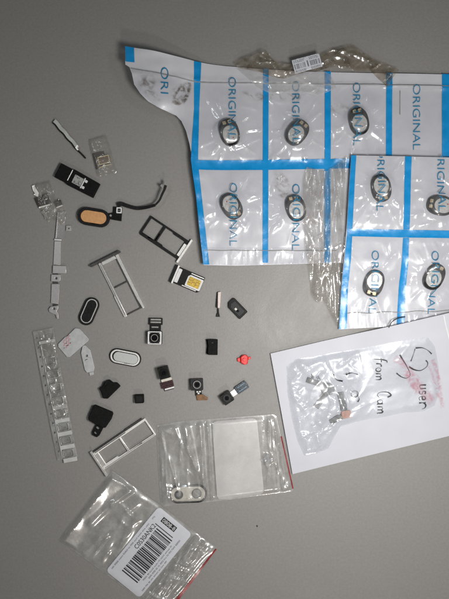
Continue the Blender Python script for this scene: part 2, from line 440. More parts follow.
# ------------------------------------------------------------------ big pouch sheet
BIG = [(127.5, 53), (150, 56.5), (175, 60.5), (196, 63.5), (225, 67), (260, 70), (300, 72), (335, 73), (390, 74.5), (480, 76),
       (480, 258), (400, 262), (337, 263), (309, 264), (270, 265), (235, 266), (204, 265.5),
       (201.5, 248), (199, 225), (196.5, 195), (193.5, 165), (190, 146), (186.5, 133), (182, 123.5), (177, 118.5), (168, 115), (159, 111.5), (150, 106.5), (142.5, 99), (136.5, 90), (134.5, 80), (132, 73.5), (128, 71)]
SPK_BIG = [(229.5, 134.5, -106), (296.5, 134.5, -52), (357.3, 123.5, -103), (231.5, 207.5, 60), (295, 209, -105)]
def bz(x, y):
    left = 196+(y-160)*0.07
    z = 2.2+7.5*math.exp(-max(0, x-left)/16)*sst(110, 150, y)
    fl = (1-sst(150, 215, x))*(1-sst(105, 150, y))
    z += fl*15
    z += 1.2*ns(x, y, 60, 45, 1.7)+0.8
    z += 1.3*math.exp(-abs(y-(80+(x-133)*0.028))/2.2)
    for px_, py_, _a in SPK_BIG:
        z += 1.6*math.exp(-(((x-px_)/20)**2+((y-py_)/24)**2))*(1+.9*ns(x, y, 12, 14, 3))
    z += 1.6*sst(238, 266, y)*ns(x, y, 11, 30, 5.5)+1.3*math.exp(-max(0, x-left)/9)*ns(x, y, 20, 13, 6.5)
    return max(0.6, z)
def crumple(x, y, sp):
    """how a film lies over the speakers: a dome and creases raying out from it"""
    z = 0
    for sx, sy, a in sp:
        dx, dy = x-sx, y-sy; r = math.hypot(dx, dy)
        if r < 30:
            z += 5.6*math.exp(-(r/13.8)**6)+.8*math.exp(-(r/17)**2)
    return z
VB = [((197.5, 64), (194, 162)), ((194, 162), (205, 265)), ((265.5, 70), (265, 265)), ((327.5, 72), (329, 264)), ((388.5, 74), (388, 262)), ((446, 75), (446, 262))]
def seam_big(x, y):
    d = min(min(segd(x, y, a, b) for a, b in VB), abs(y-166.5))
    return sst(1.5, 9, d)
RB = rays(SPK_BIG, 21)
def bf(x, y):
    g = seam_big(x, y)
    if x < 192: g = 0.25
    w = 0.9*ns(x, y, 17, 24, 3.1)+0.55*ridge(x, y, 11, 26, 8.2)
    if x > 392: w *= 0.3
    if y > 249: w += 0.5*ridge(x, y, 4, 18, 4.0)
    return bz(x, y)+0.5+g*(.8+w*.85+.9*RB(x, y))+crumple(x, y, SPK_BIG)*g+0.35*(1-g)*ns(x, y, 9, 9, 2.2)
big = thing('pouch_sheet', 250, 165, 'large white sheet of clear fronted pouches with blue grid print, torn at its upper left', 'packaging')
build('backing', MB().slab(BIG, bz, .5, 3.0), M['backing'], big, sharp=60)
FILM_BIG = [(134, 75), (196, 84.5), (260, 86.5), (330, 87.5), (390, 88), (480, 90), (480, 257.5), (400, 261.5), (309, 263.5), (235, 265.5), (205, 265),
            (202, 248), (199.5, 225), (197, 195), (194, 165), (190.5, 146), (187, 133), (182.5, 124), (177, 119), (159, 112), (143, 99.5), (137, 90)]
build('clear_film', MB().sheet(FILM_BIG, bf, 1.25), M['film'], big)
g = MB()
def qpoly(a, b, c, d): return [a, b, c, d]
g.sheet([(194.5, 63.6), (201.5, 64.2), (199.5, 110), (198.5, 162), (191.5, 162), (194.5, 110)], lambda x, y: bf(x, y)+.15, 2.0)
g.sheet([(191.5, 162.02), (449, 158), (480, 158), (480, 165), (449, 165.5), (390, 167.5), (330, 169.5), (265, 170.8), (199.2, 171.5), (192.6, 171.5)], lambda x, y: bf(x, y)+.15, 2.0)
g.sheet([(192.6, 171.55), (199.2, 171.55), (204, 215), (209.5, 265), (203.7, 265), (200.8, 240), (196.4, 197)], lambda x, y: bf(x, y)+.15, 2.0)
for (a, b) in (((263, 69.8), (268.5, 70.2)), ((324.5, 72.2), (330.5, 72.5)), ((385.5, 74), (391.5, 74.2)), ((441, 75.2), (452, 75.6))):
    top = [a, b, (b[0]-0.4, 166 if a[0] > 300 else 168), (a[0]-0.4, 166 if a[0] > 300 else 168)]
    g.sheet(top, lambda x, y: bf(x, y)+.22, 2.0)
    g.sheet([(a[0]-.4, 168.5), (b[0]-.4, 168.5), (b[0]-.6, 263), (a[0]-.6, 263)], lambda x, y: bf(x, y)+.22, 2.0)
g.sheet([(127.8, 53.2), (136.5, 54.6), (137, 69), (128.6, 68.4)], lambda x, y: bf(x, y)+.15, 2.0)
build('printed_blue_grid', g, M['blue'], big)
for cx, y0, y1, s in ((166.2, 73, 99, 'ORI'), (232.3, 79, 142, 'ORIGINAL'), (295.5, 83, 146.5, 'ORIGINAL'), (355.8, 84.5, 147, 'ORIGINAL'), (415.4, 86, 151, 'ORIGINAL'),
                     (233.5, 184.5, 246.5, 'ORIGINAL'), (295.5, 185, 250.5, 'ORIGINAL')):
    t = MB(); text_into(t, s, Fr(cx, y0, 90), 0, -3.6, y1-y0, 3.6, bf, 0.35, thin=-0.012)
    build('printed_lettering', t, M['inkblue'], big)
c = MB()
c.ribbon([(133.5+i*5, 75+(9.2*min(1, i*5/62))+(i*5-62)*0.012*(1 if i*5 > 62 else 0)) for i in range(70)], 0.75, bf, up=0.3)
c.ribbon([(204+i*4, 251-0.2*math.sin(i)) for i in range(34)], 0.6, bf, up=0.3)
c.ribbon([(399+0*i, 92+i*3) for i in range(9)], 0.5, bf, up=0.3)
build('seal_line', c, M['greyink'], big)
# torn slit with dirty edge, stains
for poly in ([(172, 101), (176, 93), (183, 87), (189, 83.5), (190.5, 88), (188, 97), (184.5, 105), (179, 107), (174, 105)],
             [(138, 90), (141, 80), (156, 79), (160, 88), (158, 96), (166, 104), (170, 112), (160, 110.5), (146, 101)], [(168, 98), (176, 88), (188, 83.5), (191, 92), (187, 106), (174, 109)],
             [(324, 100), (338, 103), (350, 108), (350, 116), (338, 118), (326, 113)],
             [(238, 92), (262, 92), (284, 93), (306, 95), (308, 105), (282, 104), (258, 104), (240, 100)], [(272, 172), (288, 173), (292, 186), (290, 198), (280, 202), (272, 190)]):
    fade_sheet('stain', poly, lambda x, y: bf(x, y)+.5, M['stain'], big, 5)
fade_sheet('dirty_edge', band([(190.5, 85), (189.8, 92), (187.4, 99), (184, 105), (179, 107), (173, 105.5)], 5.5), lambda x, y: bf(x, y)+.7, M['dirt'], big, 2.2, .7)
fade_sheet('dirty_edge', band([(175, 102), (179, 95), (183, 88)], 3), lambda x, y: bf(x, y)+.7, M['dirt'], big, 1.4, .7)
# dirty brown tape over the top edge
TAPE = [(235, 67), (242, 62.5), (250, 60), (257, 56.5), (263, 54), (269, 57), (272, 63), (280, 66.5), (292, 67), (303, 65), (315, 62), (322, 57), (331, 53), (341, 50.5), (348, 49), (353, 50),
        (364, 57), (377, 64.5), (397, 73), (391, 80), (385, 91), (378, 83), (369, 73), (356, 73.5), (344, 71.5), (333, 69), (322, 72), (310, 74), (296, 77), (284, 81), (270, 79), (258, 75), (246, 72), (238, 70.5)]
TC = Creases(); _r = random.Random(3)
for i in range(40):
    TC.add(_r.uniform(238, 392), _r.uniform(52, 82), _r.choice((10, -25, 40, 70))+_r.uniform(-20, 20), _r.uniform(8, 30), _r.uniform(.8, 1.8), _r.uniform(.5, 1.5))
def tz(x, y):
    return bz(x, min(85, y))+3.8+1.3*ridge(x-y*.6, y, 22, 9, 1.1)+0.7*ridge(x+y, y, 9, 11, 6.1)+1.4*ns(x, y, 18, 12, 5)+TC(x, y)
tape = build('dirty_tape', MB().sheet(TAPE, tz, 1.2), M['browntape'], big)
TAPE2 = [(236, 70), (250, 72), (268, 79), (296, 77), (322, 72), (330, 76), (336, 90), (318, 97), (300, 94), (272, 96), (258, 90)]
build('clear_tape', MB().sheet(TAPE2, lambda x, y: tz(x, y)*.3+bf(x, y)*.7+.5+.6*TC(x*.8+60, y*.8), 1.2), M['bag'], tape)
fr = Fr(305.8, 67, -15)
lz = lambda x, y: 10.5+0.4*ns(x, y, 12)
lab = build('barcode_sticker', MB().sheet(fr.rect(-14, -6.8, 14, 6.8), lz, 1.5), M['labelpaper'], tape, solid=0.3)
k = MB(); rr = random.Random(5)
for (u0, u1) in ((-12.8, -1.8), (3.0, 12.8)):
    for v in (-5.3, -3.9, 4.4, 5.6):
        u = u0
        while u < u1-0.6:
            w = rr.uniform(0.5, 1.4); k.sheet(fr.rect(u, v, min(u1, u+w), v+0.7), lambda x, y: lz(x, y)+.12, 3); u += w+rr.uniform(.3, .7)
    u = u0
    while u < u1-0.4:
        w = rr.choice((.35, .35, .7, .9)); k.sheet(fr.rect(u, -1.9, min(u1, u+w), 3.2), lambda x, y: lz(x, y)+.12, 3); u += w+rr.choice((.35, .5, .8))
k.sheet(fr.rect(0, -2.6, 1.3, 3.4), lambda x, y: lz(x, y)+.12, 3)
build('printed_marks', k, M['smallink'], lab)

# ------------------------------------------------------------------ small pouch sheet
SM = [(349.2, 157.5), (400, 158.5), (480, 160.5), (480, 325), (420, 325), (380, 327), (338, 329.2), (341.5, 270), (345, 225)]
SPK_SM = [(378, 190.5, 82), (436, 207.5, 190), (371.7, 283.4, 106), (431, 277, -65)]
def sz(x, y):
    z = 9.5-6.3*sst(258, 292, y)+1.0*ns(x, y, 50, 40, 9.2)+0.6
    for px_, py_, _a in SPK_SM:
        z += 1.6*math.exp(-(((x-px_)/20)**2+((y-py_)/24)**2))*(1+.9*ns(x, y, 12, 14, 3))
    return z
VS = [((351, 158), (341, 329)), ((405.5, 159), (399, 328)), ((470, 160), (462, 328))]
def seam_sm(x, y):
    d = min(min(segd(x, y, a, b) for a, b in VS), abs(y-(233.5+(x-345)*0.02)))
    return sst(1.5, 9, d)
RS = rays(SPK_SM, 33)
def sf(x, y):
    gg = seam_sm(x, y)
    w = 0.9*ns(x, y, 17, 24, 13.1)+0.55*ridge(x, y, 11, 26, 18.2)
    if y > 313: w += 0.4*ridge(x, y, 4, 18, 4.0)
    w += 1.2*fold(x, y, (352, 226), (399, 162), 1.6, 1)*(1 if y < 230 else 0)+1.2*fold(x, y, (413, 160), (416, 200), 2.2, 1)+0.8*fold(x, y, (350, 245), (366, 312), 2.0, 1)
    return sz(x, y)+0.5+gg*(.8+w*.85+.9*RS(x, y))+crumple(x, y, SPK_SM)*gg+0.35*(1-gg)*ns(x, y, 8, 8, 12.2)
sm = thing('pouch_sheet', 400, 243, 'smaller cut sheet of four pouches lying over the big torn sheet at the right', 'packaging')
build('backing', MB().slab(SM, sz, .5, 3.0), M['backing'], sm, sharp=60)
build('clear_film', MB().sheet([(349.6, 158), (400, 159), (480, 161), (480, 324.5), (420, 324.5), (380, 326.5), (338.5, 328.7), (342, 270), (345.5, 225)], sf, 1.25), M['film'], sm)
g = MB(); u15 = lambda x, y: sf(x, y)+.15
g.sheet([(349.3, 157.6), (354.2, 157.8), (350.3, 229.8), (345, 229.8)], u15, 2)
g.sheet([(345, 229.85), (402.8, 231), (480, 232.5), (480, 239.6), (402.3, 238.6), (345, 237.2)], u15, 2)
g.sheet([(344.9, 237.25), (350.2, 237.4), (347, 290), (346, 328.6), (338.2, 329), (341.8, 270)], u15, 2)
g.sheet([(402.3, 158.6), (408.8, 158.8), (406.5, 230.8), (400.6, 230.8)], u15, 2)
g.sheet([(400.3, 238.9), (406.2, 239), (403.3, 325), (395.6, 325.5)], u15, 2)
build('printed_blue_grid', g, M['blue'], sm)
for cx, cy0, s, L in ((378.6, 151, 'ORIGINAL', 62), (437.6, 150, 'ORIGINAL', 64), (372.8, 251.5, 'ORIGINAL', 62), (431.2, 252, 'ORIGINAL', 62)):
    t = MB(); text_into(t, s, Fr(cx, cy0, 91.5), 0, -3.5, L, 3.5, sf, 0.35, clip=lambda x, y: y > 158.4, thin=-0.012)
    build('printed_lettering', t, M['inkblue'], sm)
c = MB(); c.ribbon([(346+i*4, 313.2-0.6*math.sin(i*.8)-i*.1) for i in range(27)], 0.6, sf, up=0.3)
build('seal_line', c, M['greyink'], sm)
# loose clear flap at its left edge
FLAP = [(346, 158), (343.5, 230), (341, 280), (338.5, 329), (334, 321), (328, 309), (323, 300), (317, 303), (313.5, 299), (311, 290), (309.5, 278), (307.5, 264), (304.5, 246), (302.5, 225), (301.5, 200), (302.5, 180), (306, 168), (316, 171), (326, 172), (336, 166)]
FC = Creases(); _r = random.Random(12)
for i in range(52):
    _x, _y = _r.uniform(303, 342), _r.uniform(170, 318)
    FC.add(_x, _y, 94+_r.uniform(-14, 14), _r.uniform(14, 60), _r.uniform(.9, 1.9), _r.uniform(.8, 2.2))
for i in range(22):
    FC.add(_r.uniform(306, 340), _r.uniform(235, 310), _r.uniform(0, 180), _r.uniform(5, 14), _r.uniform(.8, 1.6), _r.uniform(.5, 1.4))
def fz(x, y):
    b = max(bz(x, y)*(1-sst(262, 280, y)), 0.6)+2.2
    b += 3.5*sst(325, 344, x)*(1-sst(258, 300, y))
    q = rotn(x, y, -4)
    return b+1.9*ridge(q[0], q[1], 9.0, 70, 2.3)+.7*ridge(q[0], q[1], 5, 30, 7.7)+FC(x, y)+2.4*fold(x, y, (323, 297), (336, 326), 1.5, 1)
build('loose_clear_flap', MB().sheet(FLAP, fz, 0.9), M['flap'], sm)

# ------------------------------------------------------------------ speakers in the pouches
def speaker(x, y, deg, zb, label):
    o = thing('phone_speaker', x, y, label, 'speaker', 'speakers sealed in the pouch sheets')
    f = Fr(x, y, deg)
    b = MB(); b.plate(f.ell(0, 0, 13.4, 9.6, 36, 2.35), z0=zb, z1=zb+4.0)
    build('housing', b, M['charcoal'], o, bevel=0.7)
    b = MB(); b.plate(f.ell(-0.5, 0, 12.4, 8.9, 36, 2.35), [f.ell(-2.2, 0, 8.9, 7.5, 28)], zb+4.0, zb+5.0)
    build('rim', b, M['black'], o, bevel=0.3)
    b = MB(); b.plate(f.ell(-2.2, 0, 8.8, 7.4, 28), z0=zb+4.02, z1=zb+4.7)
    face = build('face', b, M['spkface'], o, bevel=0.2)
    b = MB(); b.plate(f.ell(-2.2-4, 2, .7, .7, 8), z0=zb+4.7, z1=zb+4.85)
    build('dot', b, M['redline'], face)
    for v in (-2.7, 2.7):
        b = MB(); b.plate(f.rrect(8.3, v-1.7, 11.6, v+1.7, .5, 2), z0=zb+5.0, z1=zb+5.4)
        build('contact_pad', b, M['spkpad'], o, bevel=0.15)
    return o
LB = ['black oval phone speaker in the top row pouch furthest left of the big sheet', 'black oval phone speaker tilted up to the right, big sheet top row',
      'black oval phone speaker in the top row pouch below the brown tape', 'black oval phone speaker in the lower left pouch of the big sheet',
      'black oval phone speaker beside the loose crinkled flap, lower row of the big sheet']
for (x, y, a), l in zip(SPK_BIG, LB): speaker(x, y, a, bz(x, y)+0.3, l)
LS = ['phone speaker with the brightest white face, upper left pouch of the small sheet', 'phone speaker lying sideways in the upper right pouch of the small sheet',
      'phone speaker in the lower left pouch of the small sheet', 'phone speaker with dark face in the lower right pouch of the small sheet']
for (x, y, a), l in zip(SPK_SM, LS): speaker(x, y, a, sz(x, y)+0.3, l)

# ------------------------------------------------------------------ envelope with crinkled pouch and handwriting
ENV = [(270.3, 353.3), (320, 341.5), (366, 331), (449, 311.8), (535, 292), (565, 408), (449, 435.2), (350, 459.2), (292.3, 473.5), (281, 411)]
def ez(x, y):
    up = sst(60, 0, 0)
    near = sst(372, 322, y)*0
    return 2.6+8.5*sst(345, 400, x)*(1-sst(325, 380, y+(x-449)*.23))+0.8*ns(x, y, 70, 50, 2)+0.5*sst(0, 1, 1)
env = thing('paper_envelope', 370, 395, 'white paper envelope with handwriting, its top edge lying over the small pouch sheet', 'envelope')
build('envelope_body', MB().slab(ENV, ez, 2.0, 3.0), M['paper'], env, sharp=60)
c = MB(); c.ribbon(smooth_path([(440, 315), (442, 325), (445, 336), (449, 350), (455, 372), (462, 405), (465, 431)], 4), 1.1, ez, up=0.25)
build('flap_seam', c, M['white'], env)
PCH = [(286, 366), (296, 358.5), (312, 357), (330, 353), (350, 350), (372, 345.5), (400, 340), (424, 336), (432, 346), (437, 366), (439, 388), (434, 405), (422, 411), (404, 412), (380, 417), (356, 421), (340, 426),
       (334, 436), (328, 448), (316, 453), (304, 455), (297, 440), (291, 416), (287, 392)]
EC = Creases(); _r = random.Random(77)
for i in range(75):
    EC.add(_r.uniform(289, 362), _r.uniform(356, 448), _r.uniform(0, 180), _r.uniform(8, 34), _r.uniform(.9, 2.2), _r.uniform(.4, 1.6))
for i in range(26):
    EC.add(_r.uniform(355, 437), _r.uniform(342, 415), _r.choice((-12, 78, 60, -40))+_r.uniform(-20, 20), _r.uniform(10, 40), _r.uniform(.9, 2.0), _r.uniform(.3, .9))
def pz(x, y):
    d = edge_d(x, y, PCH)
    k = sst(0, 7, d)
    left = 1-sst(345, 372, x)
    mid = 1-0.85*sst(388, 398, x)*(1-sst(408, 416, x))*0.9
    a = 1.2+1.2*ns(x, y, 17, 14, 3.3)+.5*ridge(x, y, 19, 13, 9.1)+EC(x, y)
    a += left*1.2*ridge(x+y*.6, y, 17, 22, 5.5)
    a += left*(2.4*fold(x, y, (331, 399), (322, 424), 2.2, 1)+2.4*fold(x, y, (333, 396), (341, 414), 2.2, 1)+2.2*fold(x, y, (312, 424), (336, 410), 2.2, 1)+2.6*fold(x, y, (297, 362), (309, 378), 2.4, 1)+2.5*fold(x, y, (316, 435), (322, 453), 2.6, 1)+2*fold(x, y, (338, 383), (356, 380), 1.8, 1))
    a *= 1-.6*sst(350, 372, x)
    inner = 3.0*math.exp(-((x-330)/24)**4-((y-398)/26)**4)
    return ez(x, y)+0.4+k*(a+inner)
pouch = build('clear_pouch', MB().sheet(PCH, pz, 1.0), M['crinkle'], env)
inkf = lambda x, y: pz(x, y)
def hw(x0, y0, sc=1.0):
    return lambda pts: [(x0+h_*sc, y0+u_*sc) for u_, h_ in pts]      # u along the line (down the plan), h letter height
def loop(u, h_, a, b, t0=60, t1=430):
    return [(u+a*math.cos(math.radians(g_)), h_+b*math.sin(math.radians(g_))) for g_ in range(t0, t1, 30)]
L1 = hw(374.5, 357); L2 = hw(415, 384.5); L3 = hw(349.5, 389)
strokes = [(1.6, [(412.5, 347.2), (419, 347), (424.5, 349.4), (429, 353.2)]), (1.0, [(412, 348), (410.6, 354), (408.4, 360.5)]),
           (1.7, [(423.5, 359.6), (425.6, 362.5), (424.4, 366.4), (418.8, 369.8), (412.5, 369), (407, 366)]),
           (1.6, [(397.2, 354), (401, 360), (405, 366), (408.6, 373.8), (405.4, 377.4), (400, 376.2), (394.8, 372.4)]),
           (1.7, [(332.4, 373.2), (333.2, 376.6), (336.4, 379.2), (341, 379.8)]), (1.6, [(344.4, 373.8), (349.4, 372.2), (354, 373), (356.6, 373.8)])]
for w, l, pts in ((1.3, L1, [(1.5, -2), (1.8, 5), (3, 10), (5, 10.5)]), (1.1, L1, [(.2, 4.6), (4.4, 5)]), (1.4, L1, [(6, 0), (6, 5)]), (1.2, L1, [(6, 3), (7.4, 5), (9, 4.8)]),
                  (1.1, L1, loop(12, 2.4, 1.9, 2.5)), (1.4, L1, [(16, 0), (16, 5)]), (1.1, L1, [(16, 3.4), (17.6, 5.2), (18.8, 4), (18.9, 0)]), (1.3, L1, [(18.9, 3.4), (20.4, 5.2), (21.8, 4), (22, 0)]),
                  (1.5, L1, [(39.6, 12), (37.4, 15.4), (34.6, 12), (34.6, 5), (37, 2), (40.6, 4)]), (1.1, L1, loop(44, 4.6, 1.9, 2.5)), (1.4, L1, [(46, 7.4), (46.2, 2.2), (47, 2)]),
                  (1.4, L1, [(49, 2), (49, 7)]), (1.1, L1, [(49, 5.4), (50.4, 7.2), (51.8, 6), (52, 2)]), (1.4, L1, [(52, 5.4), (53.6, 7.2), (55, 6), (55.2, 2), (56.4, 2)]),
                  (1.6, L2, [(0, 10), (.2, 4.6), (2, 3.8), (3.4, 5.2), (3.4, 10)]), (1.3, L2, [(3.4, 8), (3.8, 4)]), (1.6, L2, [(9, 9), (6.6, 9.4), (6.4, 7), (8.8, 6), (8.6, 3.6), (6.2, 3.4)]),
                  (1.5, L2, [(11.4, 6), (14.4, 6.6), (13.8, 9.2), (11.6, 8.6), (11.4, 5), (12.8, 3), (15.2, 3.8)]), (1.7, L2, [(17.4, 9.6), (17.8, 3)]), (1.4, L2, [(17.6, 7), (19.6, 9.6), (22.6, 9), (24, 6)]),
                  (1.0, L3, loop(4, 4, 3.2, 3.6, 30, 480)), (1.1, L3, [(6, 7), (9, 8.6), (12, 7)])):
    strokes.append((w, l(pts)))
for_ink = []
for w, pts in strokes:
    h = MB(); sp = smooth_path(pts, 7)
    h.ribbon(sp, (lambda w_: (lambda t: w_*(.62+.34*math.sin(5*t+w_*9))))(w), inkf, up=.2)
    for_ink.append(h)
h = MB()
for q_ in for_ink: h.add(q_.v, q_.f)
build('handwriting', h, M['ink'], pouch)
for w, pts in ((10, [(391, 356), (400, 363), (407, 370), (415, 379), (420, 386)]), (13, [(411, 381), (420, 389), (427, 396), (433, 403)]), (6, [(430, 358), (435, 370), (438, 382), (440, 396), (442, 408)]), (4, [(427, 364), (433, 380), (437, 398)]), (9, [(403, 371), (411, 382), (418, 393)])):
    fade_sheet('pink_smear', band(pts, w), lambda x, y: inkf(x, y)+.45, M['pink'], pouch, w*.4, .9)
# flex parts inside the pouch
fm = pm('grey_brown_flex', (0.045, 0.04, 0.038), 0.5, 0.1, 0.35, 500, 0.2, 1200)
fo = pm('salmon_flex_pad', (0.34, 0.15, 0.09), 0.5, 0.1, 0.2, 500, 0.2, 1200)
q = thing('flex_cable', 322, 390, 'grey flex part with a round head and two arms inside the envelope pouch', 'phone part')
e1 = lambda x, y: ez(x, y)+0.7
b = MB().plate(Fr(327, 388.4, 0).ell(0, 0, 6.8, 6.4, 24), z0=0.6, z1=3.6, zf=ez); build('round_head', b, fm, q, bevel=.4)
b = MB().strap(smooth_path([(323, 384.5), (317, 382.6), (311, 380.6), (306.5, 379)], 4), 5.4, e1, 1.8); build('arm', b, fm, q)
b = MB().strap([(311.5, 380.5), (312.4, 376.4), (311.6, 373.4)], 2.0, e1, 1.0); build('prong', b, fm, q)
b = MB().strap([(316.6, 382.4), (319, 379.6), (317, 376)], 2.2, e1, 1.1); build('prong', b, fm, q)
b = MB().strap(smooth_path([(324.6, 393.2), (321, 398.4), (318, 403), (315.4, 406.6)], 4), 5.6, e1, 1.8); build('arm', b, fm, q)
q = thing('flex_cable', 341, 408, 'grey flex strip with salmon coloured pad inside the envelope pouch, right of the round one', 'phone part')
b = MB().strap(smooth_path([(339.6, 391.5), (341, 398), (342.6, 404), (343.4, 409.8)], 4), 6.4, e1, 1.8); build('strip', b, fm, q)
b = MB().plate(Fr(345.6, 413.6, -10).rrect(-4.8, -3.8, 4.8, 3.8, 1.4, 3), z0=0.7, z1=2.0, zf=ez); build('pad', b, fo, q, bevel=.3)
b = MB().strap(smooth_path([(341, 415.6), (336.6, 417), (333, 419.6), (329.6, 421.4)], 4), 5.2, e1, 1.8); build('tail', b, fm, q)

# black thread at the envelope's top edge
th = MB().tube(smooth_path([(386.4, 327.4, 10.0), (388, 323.6, 10.6), (391, 320.2, 10.4), (396, 318, 9.4), (403, 316.6, 8.2)], 6), 0.5, 6)
tag(build('thread', th, M['ink'], origin=(394, 320)), 'short curved black thread sticking out over the envelope top edge', 'thread')

# ------------------------------------------------------------------ central zip bag
CB = [(156.6, 425.2), (178, 421.5), (205, 419.2), (240, 416.6), (273, 414.2), (276.4, 416), (280, 433), (286, 456), (293.2, 488.6), (291.4, 491.4), (265, 494.6), (240, 498), (212, 501.4), (185, 503.4), (164, 506), (160.6, 503), (158.6, 470), (157.4, 445)]
LENS = (188, 493.3)
CC = Creases(); _r = random.Random(41)
for i in range(16):
    CC.add(_r.uniform(160, 210), _r.uniform(424, 480), 80+_r.uniform(-16, 16), _r.uniform(16, 50), _r.uniform(1.0, 2.6), _r.uniform(.4, 1.5))
for i in range(14):
    CC.add(_r.uniform(160, 205), _r.uniform(470, 503), _r.uniform(0, 180), _r.uniform(6, 20), _r.uniform(.9, 1.9), _r.uniform(.3, 1.0))
for i in range(14):
    CC.add(_r.uniform(266, 286), _r.uniform(418, 488), 78+_r.uniform(-14, 14), _r.uniform(8, 26), _r.uniform(.8, 1.4), _r.uniform(.4, 1.1))
def cz(x, y, amp=1.0):
    d = edge_d(x, y, CB); k = sst(0, 6, d)
    q = rotn(x, y, -5)
    a = 1.6+1.6*ns(x, y, 24, 40, 2.9)
    a += 2.8*soft(x, y, (183, 418), (188, 440), 3.2, 1)*1.0+2.6*soft(x, y, (188, 440), (195, 466), 2.6, 1)
    a += 2.2*soft(x, y, (199, 418), (205, 500), 2.2, 1)+1.6*soft(x, y, (207.5, 418), (211.5, 500), 1.5, 1)
    a += 2.0*soft(x, y, (158.5, 436), (162, 474), 2.2, 1)+1.2*fold(x, y, (164, 430), (172, 433), 2, 1)
    a += .8*ridge(q[0], q[1], 9, 40, 7.4)*(1-sst(210, 216, x))+CC(x, y)
    z1 = sst(264, 267, x-(y-417)*.1)*(1-sst(279, 283, x-(y-417)*.17))
    a += z1*(1.5*ridge(q[0], q[1], 3.3, 26, 3.7)*(1-.6*sst(445, 455, y)))
    r = math.hypot(x-267, y-458)
    a += 2.2*max(0, ridge(x, y, 3, 3, 5.2))*math.exp(-(r/6)**4)
    rl = math.hypot((x-LENS[0])/1.9, y-LENS[1]); a += 1.8*math.exp(-(rl/9.5)**4)
    a += 2.2*soft(x, y, (284, 489), (290, 482), 2.0, 1)
    if 213 < x < 263: a = a*.45+1.0
    return 0.7+0.6*(1-k)+k*a*amp+0.8*k
cb = thing('zip_bag', 225, 460, 'clear zip bag with white write-on panel, left edge beside the silver tray', 'plastic bag', 'clear zip bags')
build('back_film', MB().sheet(CB, lambda x, y: 0.35, 4.0), M['bagback'], cb)
build('front_film', MB().sheet(CB, cz, 1.0), M['bag'], cb)
pf = Fr(0, 0, 0)
PAN = [(212.4, 424.4), (213.6, 421.8), (216.4, 420.8), (252, 417.9), (255.4, 418.6), (257, 421.4), (263.6, 489), (263, 492), (260, 493.6), (222, 498.8), (218.6, 498.4), (217, 495.4)]
build('write_on_panel', MB().sheet(PAN, lambda x, y: cz(x, y)-.12, 1.5), M['panel'], cb)
b = MB().ribbon([(281.2+i*.62, 436+i*2.75) for i in range(20)], 1.1, lambda x, y: cz(x, y), up=.3); build('zip_line', b, M['redline'], cb)
b = MB()
for k_ in range(3):
    b.ribbon(smooth_path([(266.5+k_*4.2+i*1.35, 417+i*8) for i in range(10)], 2), 0.55, lambda x, y: cz(x, y), up=.35)
build('zip_rib', b, M['bag'], cb)
HH = Fr(266.5, 458.2, 0)
hp = [HH.p((4.6+1.8*math.cos(4*a))*math.cos(a), (4.6+1.8*math.cos(4*a))*math.sin(a)) for a in [math.radians(i*10+8) for i in range(36)]]
build('hang_hole', MB().sheet(hp, lambda x, y: cz(x, y)+1.2+1.6*ridge(x, y, 4, 4, 2.7), .7), M['crinkle'], cb)
# lens cover plate inside
lp = thing('lens_cover', LENS[0], LENS[1], 'cream camera lens cover with two round openings inside the clear zip bag', 'phone part')
f = Fr(LENS[0], LENS[1], -2)
h1 = f.ell(-9.2, .5, 4.3, 4.3, 24); h2 = f.ell(8.8, -.2, 4.8, 4.8, 24)
build('rim', MB().plate(f.stad(38.4, 18.4, 12), [f.stad(34.2, 14.2, 12)], .5, 2.0), M['black'], lp, bevel=.2)
pl = build('plate', MB().plate(f.stad(34.2, 14.2, 12), [h1, h2], .5, 2.3), M['cream'], lp, bevel=.3)
build('lens_ring', MB().plate(f.ell(-9.2, .5, 4.3, 4.3, 24), [f.ell(-9.2, .5, 2.5, 2.5, 20)], .6, 2.9), M['black_gloss'], lp, bevel=.3)
build('lens_ring', MB().plate(f.ell(8.8, -.2, 5.0, 5.0, 24), [f.ell(8.8, -.2, 4.2, 4.2, 20)], 2.32, 2.8), M['dkgrey'], lp, bevel=.2)

